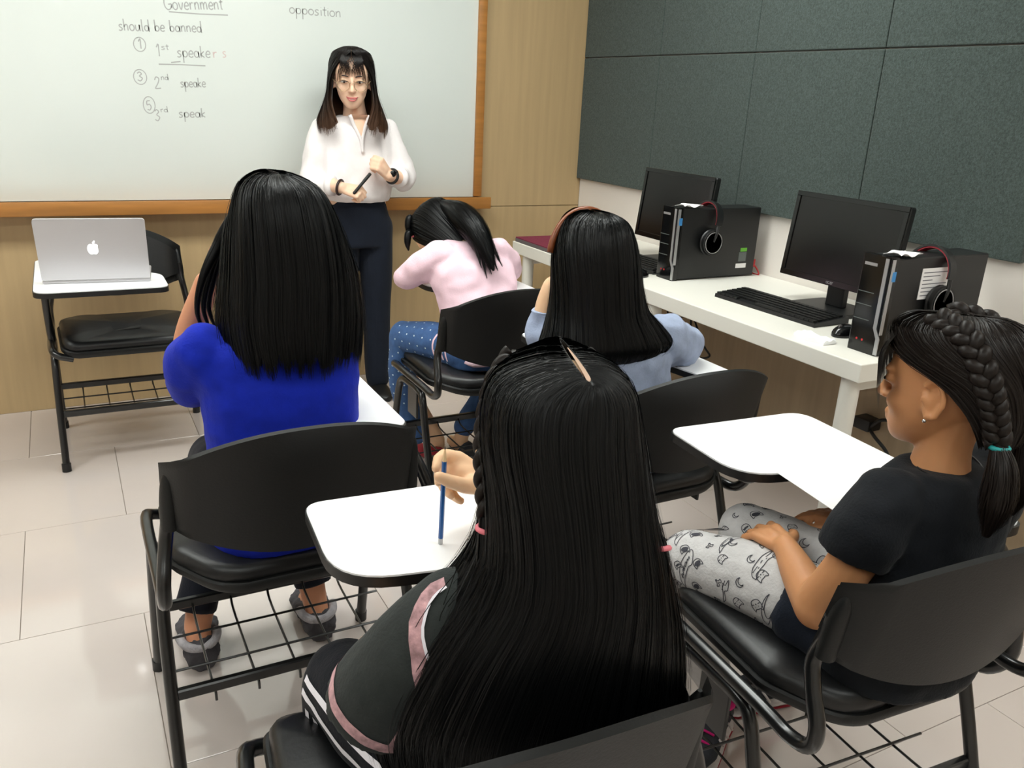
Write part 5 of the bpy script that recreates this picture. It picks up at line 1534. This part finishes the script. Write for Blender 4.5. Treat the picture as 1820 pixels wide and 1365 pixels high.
    def meow():
        out = []; x = -.62
        for c in 'Meow':
            for s in GL[c][1]: out.append([(x + p[0] * .32, -.25 + p[1] * .34) for p in s])
            x += GL[c][0] * .32
        return out
    def place(f, a, th, size, rot, kind):
        def mp(p):
            x = p[0] * math.cos(rot) - p[1] * math.sin(rot); y = p[0] * math.sin(rot) + p[1] * math.cos(rot)
            return f(a + x * size, th + y * size / .07)
        if kind == 'blob':
            c = [mp(p) for p in arc(0, 0, .8, .5, 0, 360, 14)[:-1]]
            try: bd_.faces.new([bd_.verts.new(p + n * .0009) for p, n in c])
            except Exception: pass
            st = [cat]
        elif kind == 'meow': st = [cat] + meow()
        elif kind == 'cat': st = [cat] + face
        elif kind == 'moon': st = [moon]
        else: st = bird
        for s in st:
            s2 = [tuple(v) for v in cr(s, 3 * (len(s) - 1) + 1)] if 2 < len(s) < 14 else s
            pn = [mp(p) for p in s2]
            ribbon(bm, [p for p, n in pn], .0016, [n for p, n in pn], .0008)
    kinds = ['meow', 'bird', 'cat', 'blob', 'moon', 'meow', 'cat', 'moon', 'bird', 'cat', 'blob', 'moon']
    for s, k in ((-1, lk), (1, rk)):
        f = axis_proj(bv, (-.01 + s * .07, -.10, .525), k, (-.55, -.2, .8) if s < 0 else (-.2, 0, 1))
        q = 0
        for i in range(8):
            for j in range(5):
                a = .07 + i * .043 + rnd.uniform(-.006, .006); th = -1.35 + (j + .5 * (i % 2)) * .62 + rnd.uniform(-.08, .08)
                place(f, a, th, rnd.uniform(.0085, .0125), PI / 2 + .5 + rnd.uniform(-.4, .4), kinds[(q * 5 + i) % 12]); q += 1
    o = obj('cat_print', bm, 'print_ink', lg, angle=None, label='printed cats, moons and the word Meow'); o['kind'] = 'stuff'
    o = obj('print_patches', bd_, 'print_ink', lg, angle=None); o['kind'] = 'stuff'
    # dark shorts hem over the leggings
    bm = B()
    torso(bm, [(-.01, -.11, .466, .150, .105), (-.01, -.11, .535, .148, .106), (-.01, -.11, .57, .135, .095)])
    limb(bm, [(-.08, -.10, .52), (-.105, -.03, .522)], [.086, .083]); limb(bm, [(.06, -.10, .52), (.05, -.03, .522)], [.086, .083])
    blob('shorts', bm, 'navy_short', t, .006, 4, (.008, 14, 14, 14))
    # shoes
    for hl, d in FEET:
        hl = Vector(hl); dv = Vector(d).normalized(); sd = dv.cross(Vector((0, 0, 1)))
        bm = B(); shoe(bm, d, hl + Vector((0, 0, .012)), .205, .084, .085); sh = obj('shoe', bm, 'sneaker_grey', t)
        bm = B(); shoe(bm, d, hl - dv * .005, .215, .092, .030); obj('sole', bm, 'sneaker_white', sh)
        bm = B(); shoe(bm, d, hl - dv * .006, .217, .094, .010); obj('outsole', bm, 'sneaker_red', sh)
        cc = hl + dv * .05 + Vector((0, 0, .094))
        bm = B(); tube(bm, [tuple(cc + dv * .038 * math.cos(a) + sd * .031 * math.sin(a) + Vector((0, 0, .006 * math.cos(a)))) for a in [2 * PI * q / 20 for q in range(21)]], .009, 8); obj('collar', bm, 'sneaker_pink', sh, angle=None, label='bright pink collar')
        for q in range(4):
            c = hl + dv * (.085 + .022 * q) + Vector((0, 0, .082 - .010 * q))
            bm = B(); tube(bm, [tuple(c - sd * .022), tuple(c + Vector((0, 0, .008)) + dv * .006), tuple(c + sd * .022)], .003, 6, 8); obj('lace', bm, 'sneaker_pink', sh, angle=None)
        for q in range(3):
            c = hl + Vector((0, 0, .03)) + dv * (.05 + .03 * q)
            for w in (-1, 1):
                bm = B(); tube(bm, [tuple(c + sd * w * .041), tuple(c + sd * w * .036 + dv * .022 + Vector((0, 0, .030)))], .003, 6); obj('side_strip', bm, 'sneaker_white', sh, angle=None)
    # hair cap, fringe and braids
    hv = Vector(hc); mt = Matrix.Translation(hv) @ Matrix.Rotation(hy, 4, 'Z') @ Matrix.Rotation(hp, 4, 'X')
    Wp = lambda *p: tuple(mt @ Vector(p))
    rg = [(.113, 0, .0, .004, .050, 180), (.109, 0, -.004, .036, .074, 180), (.092, 0, -.008, .066, .096, 178), (.058, 0, -.014, .081, .104, 138), (.025, 0, -.022, .083, .098, 96), (-.01, 0, -.032, .078, .088, 80), (-.04, 0, -.038, .070, .078, 72), (-.07, 0, -.040, .056, .066, 66)]
    hr = hair('hair', t, 'hair_brown', rg, 3400, 71, .0012, mt, clump=.035, tip=.04, stray=.03, cl_f=10, lift=.004)
    rnd = random.Random(14); st = []
    for q in range(700):
        x = rnd.uniform(-.066, .066); z1 = rnd.uniform(-.012, .012) - .024 * (abs(x) / .06) ** 2
        yf = .100 - 6.2 * x * x
        P_ = [Wp(x * .4, .035, .108), Wp(x * .8, .078 - 3 * x * x, .082), Wp(x * 1.02, yf + .003, .045), Wp(x * 1.08 - .004, yf, z1)]
        pts = [Vector(v) for v in cr(P_, 9)]; o_ = (mt.to_3x3() @ Vector((x * 8, 1, .3)))
        st.append((pts, [o_] * 9, .0017))
    strand_mesh('fringe', 'hair_brown', hr, st, .0016)
    for s in (-1, 1):
        p0 = [Wp(s * .030, .02, .108), Wp(s * .058, -.035, .090), Wp(s * .074, -.072, .040), Wp(s * .066, -.086, -.010), Wp(s * .056, -.094, -.058)]
        braid('braid', hr, 'hair_brown', p0, .017, .0150, 8)
        e = Vector(p0[-1])
        lock('braid_tail', hr, 'hair_brown', [tuple(e), tuple(e + Vector((-.006, -.018, -.035))), tuple(e + Vector((-.012, -.026, -.085))), tuple(e + Vector((-.018, -.026, -.135)))], [.010, .021, .023, .006], 320, 72 + s, .0014, splay=2.5)
        bm = B(); tube(bm, [tuple(e + Vector((.0125 * math.cos(a), .0125 * math.sin(a) - .002, -.005))) for a in [2 * PI * q / 18 for q in range(19)]], .004, 7); obj('hair_tie', bm, 'elastic_teal', hr, angle=None, label='teal hair elastic')
    for s in (-1, 1):
        bm = B(); ell(bm, Wp(s * .0745, .004, -.040), (.0032, .0032, .0032)); obj('ear_stud', bm, 'chrome', t)
        bm = B(); ell(bm, Wp(s * .029, .080, .006), (.011, .006, .0045), u=12, v=8); obj('eye', bm, 'iris', t)
    rnd = random.Random(3)
    bm = B(); tube(bm, [tuple(Vector((.064 * math.cos(a), -.124 + .056 * math.sin(a), .836 + .012 * math.sin(a)))) for a in [PI + PI * q / 20 for q in range(21)]], .0016, 6); obj('necklace', bm, 'edge_black', t, angle=None, label='thin dark cord')
build_right()
# sheet of paper on the right girl's tablet, overhanging towards her
bm = B(); box(bm, (-.105, -.1485, 0), (.105, .1485, .0008)); o = obj('paper_sheet', bm, 'paper', smooth=False)
o.location = (-1.195, -2.842, .7006); o.rotation_euler = (0, 0, math.radians(-8))
tag(o, 'blank white sheet lying on the right-hand tablet, overhanging its inner edge', 'paper')
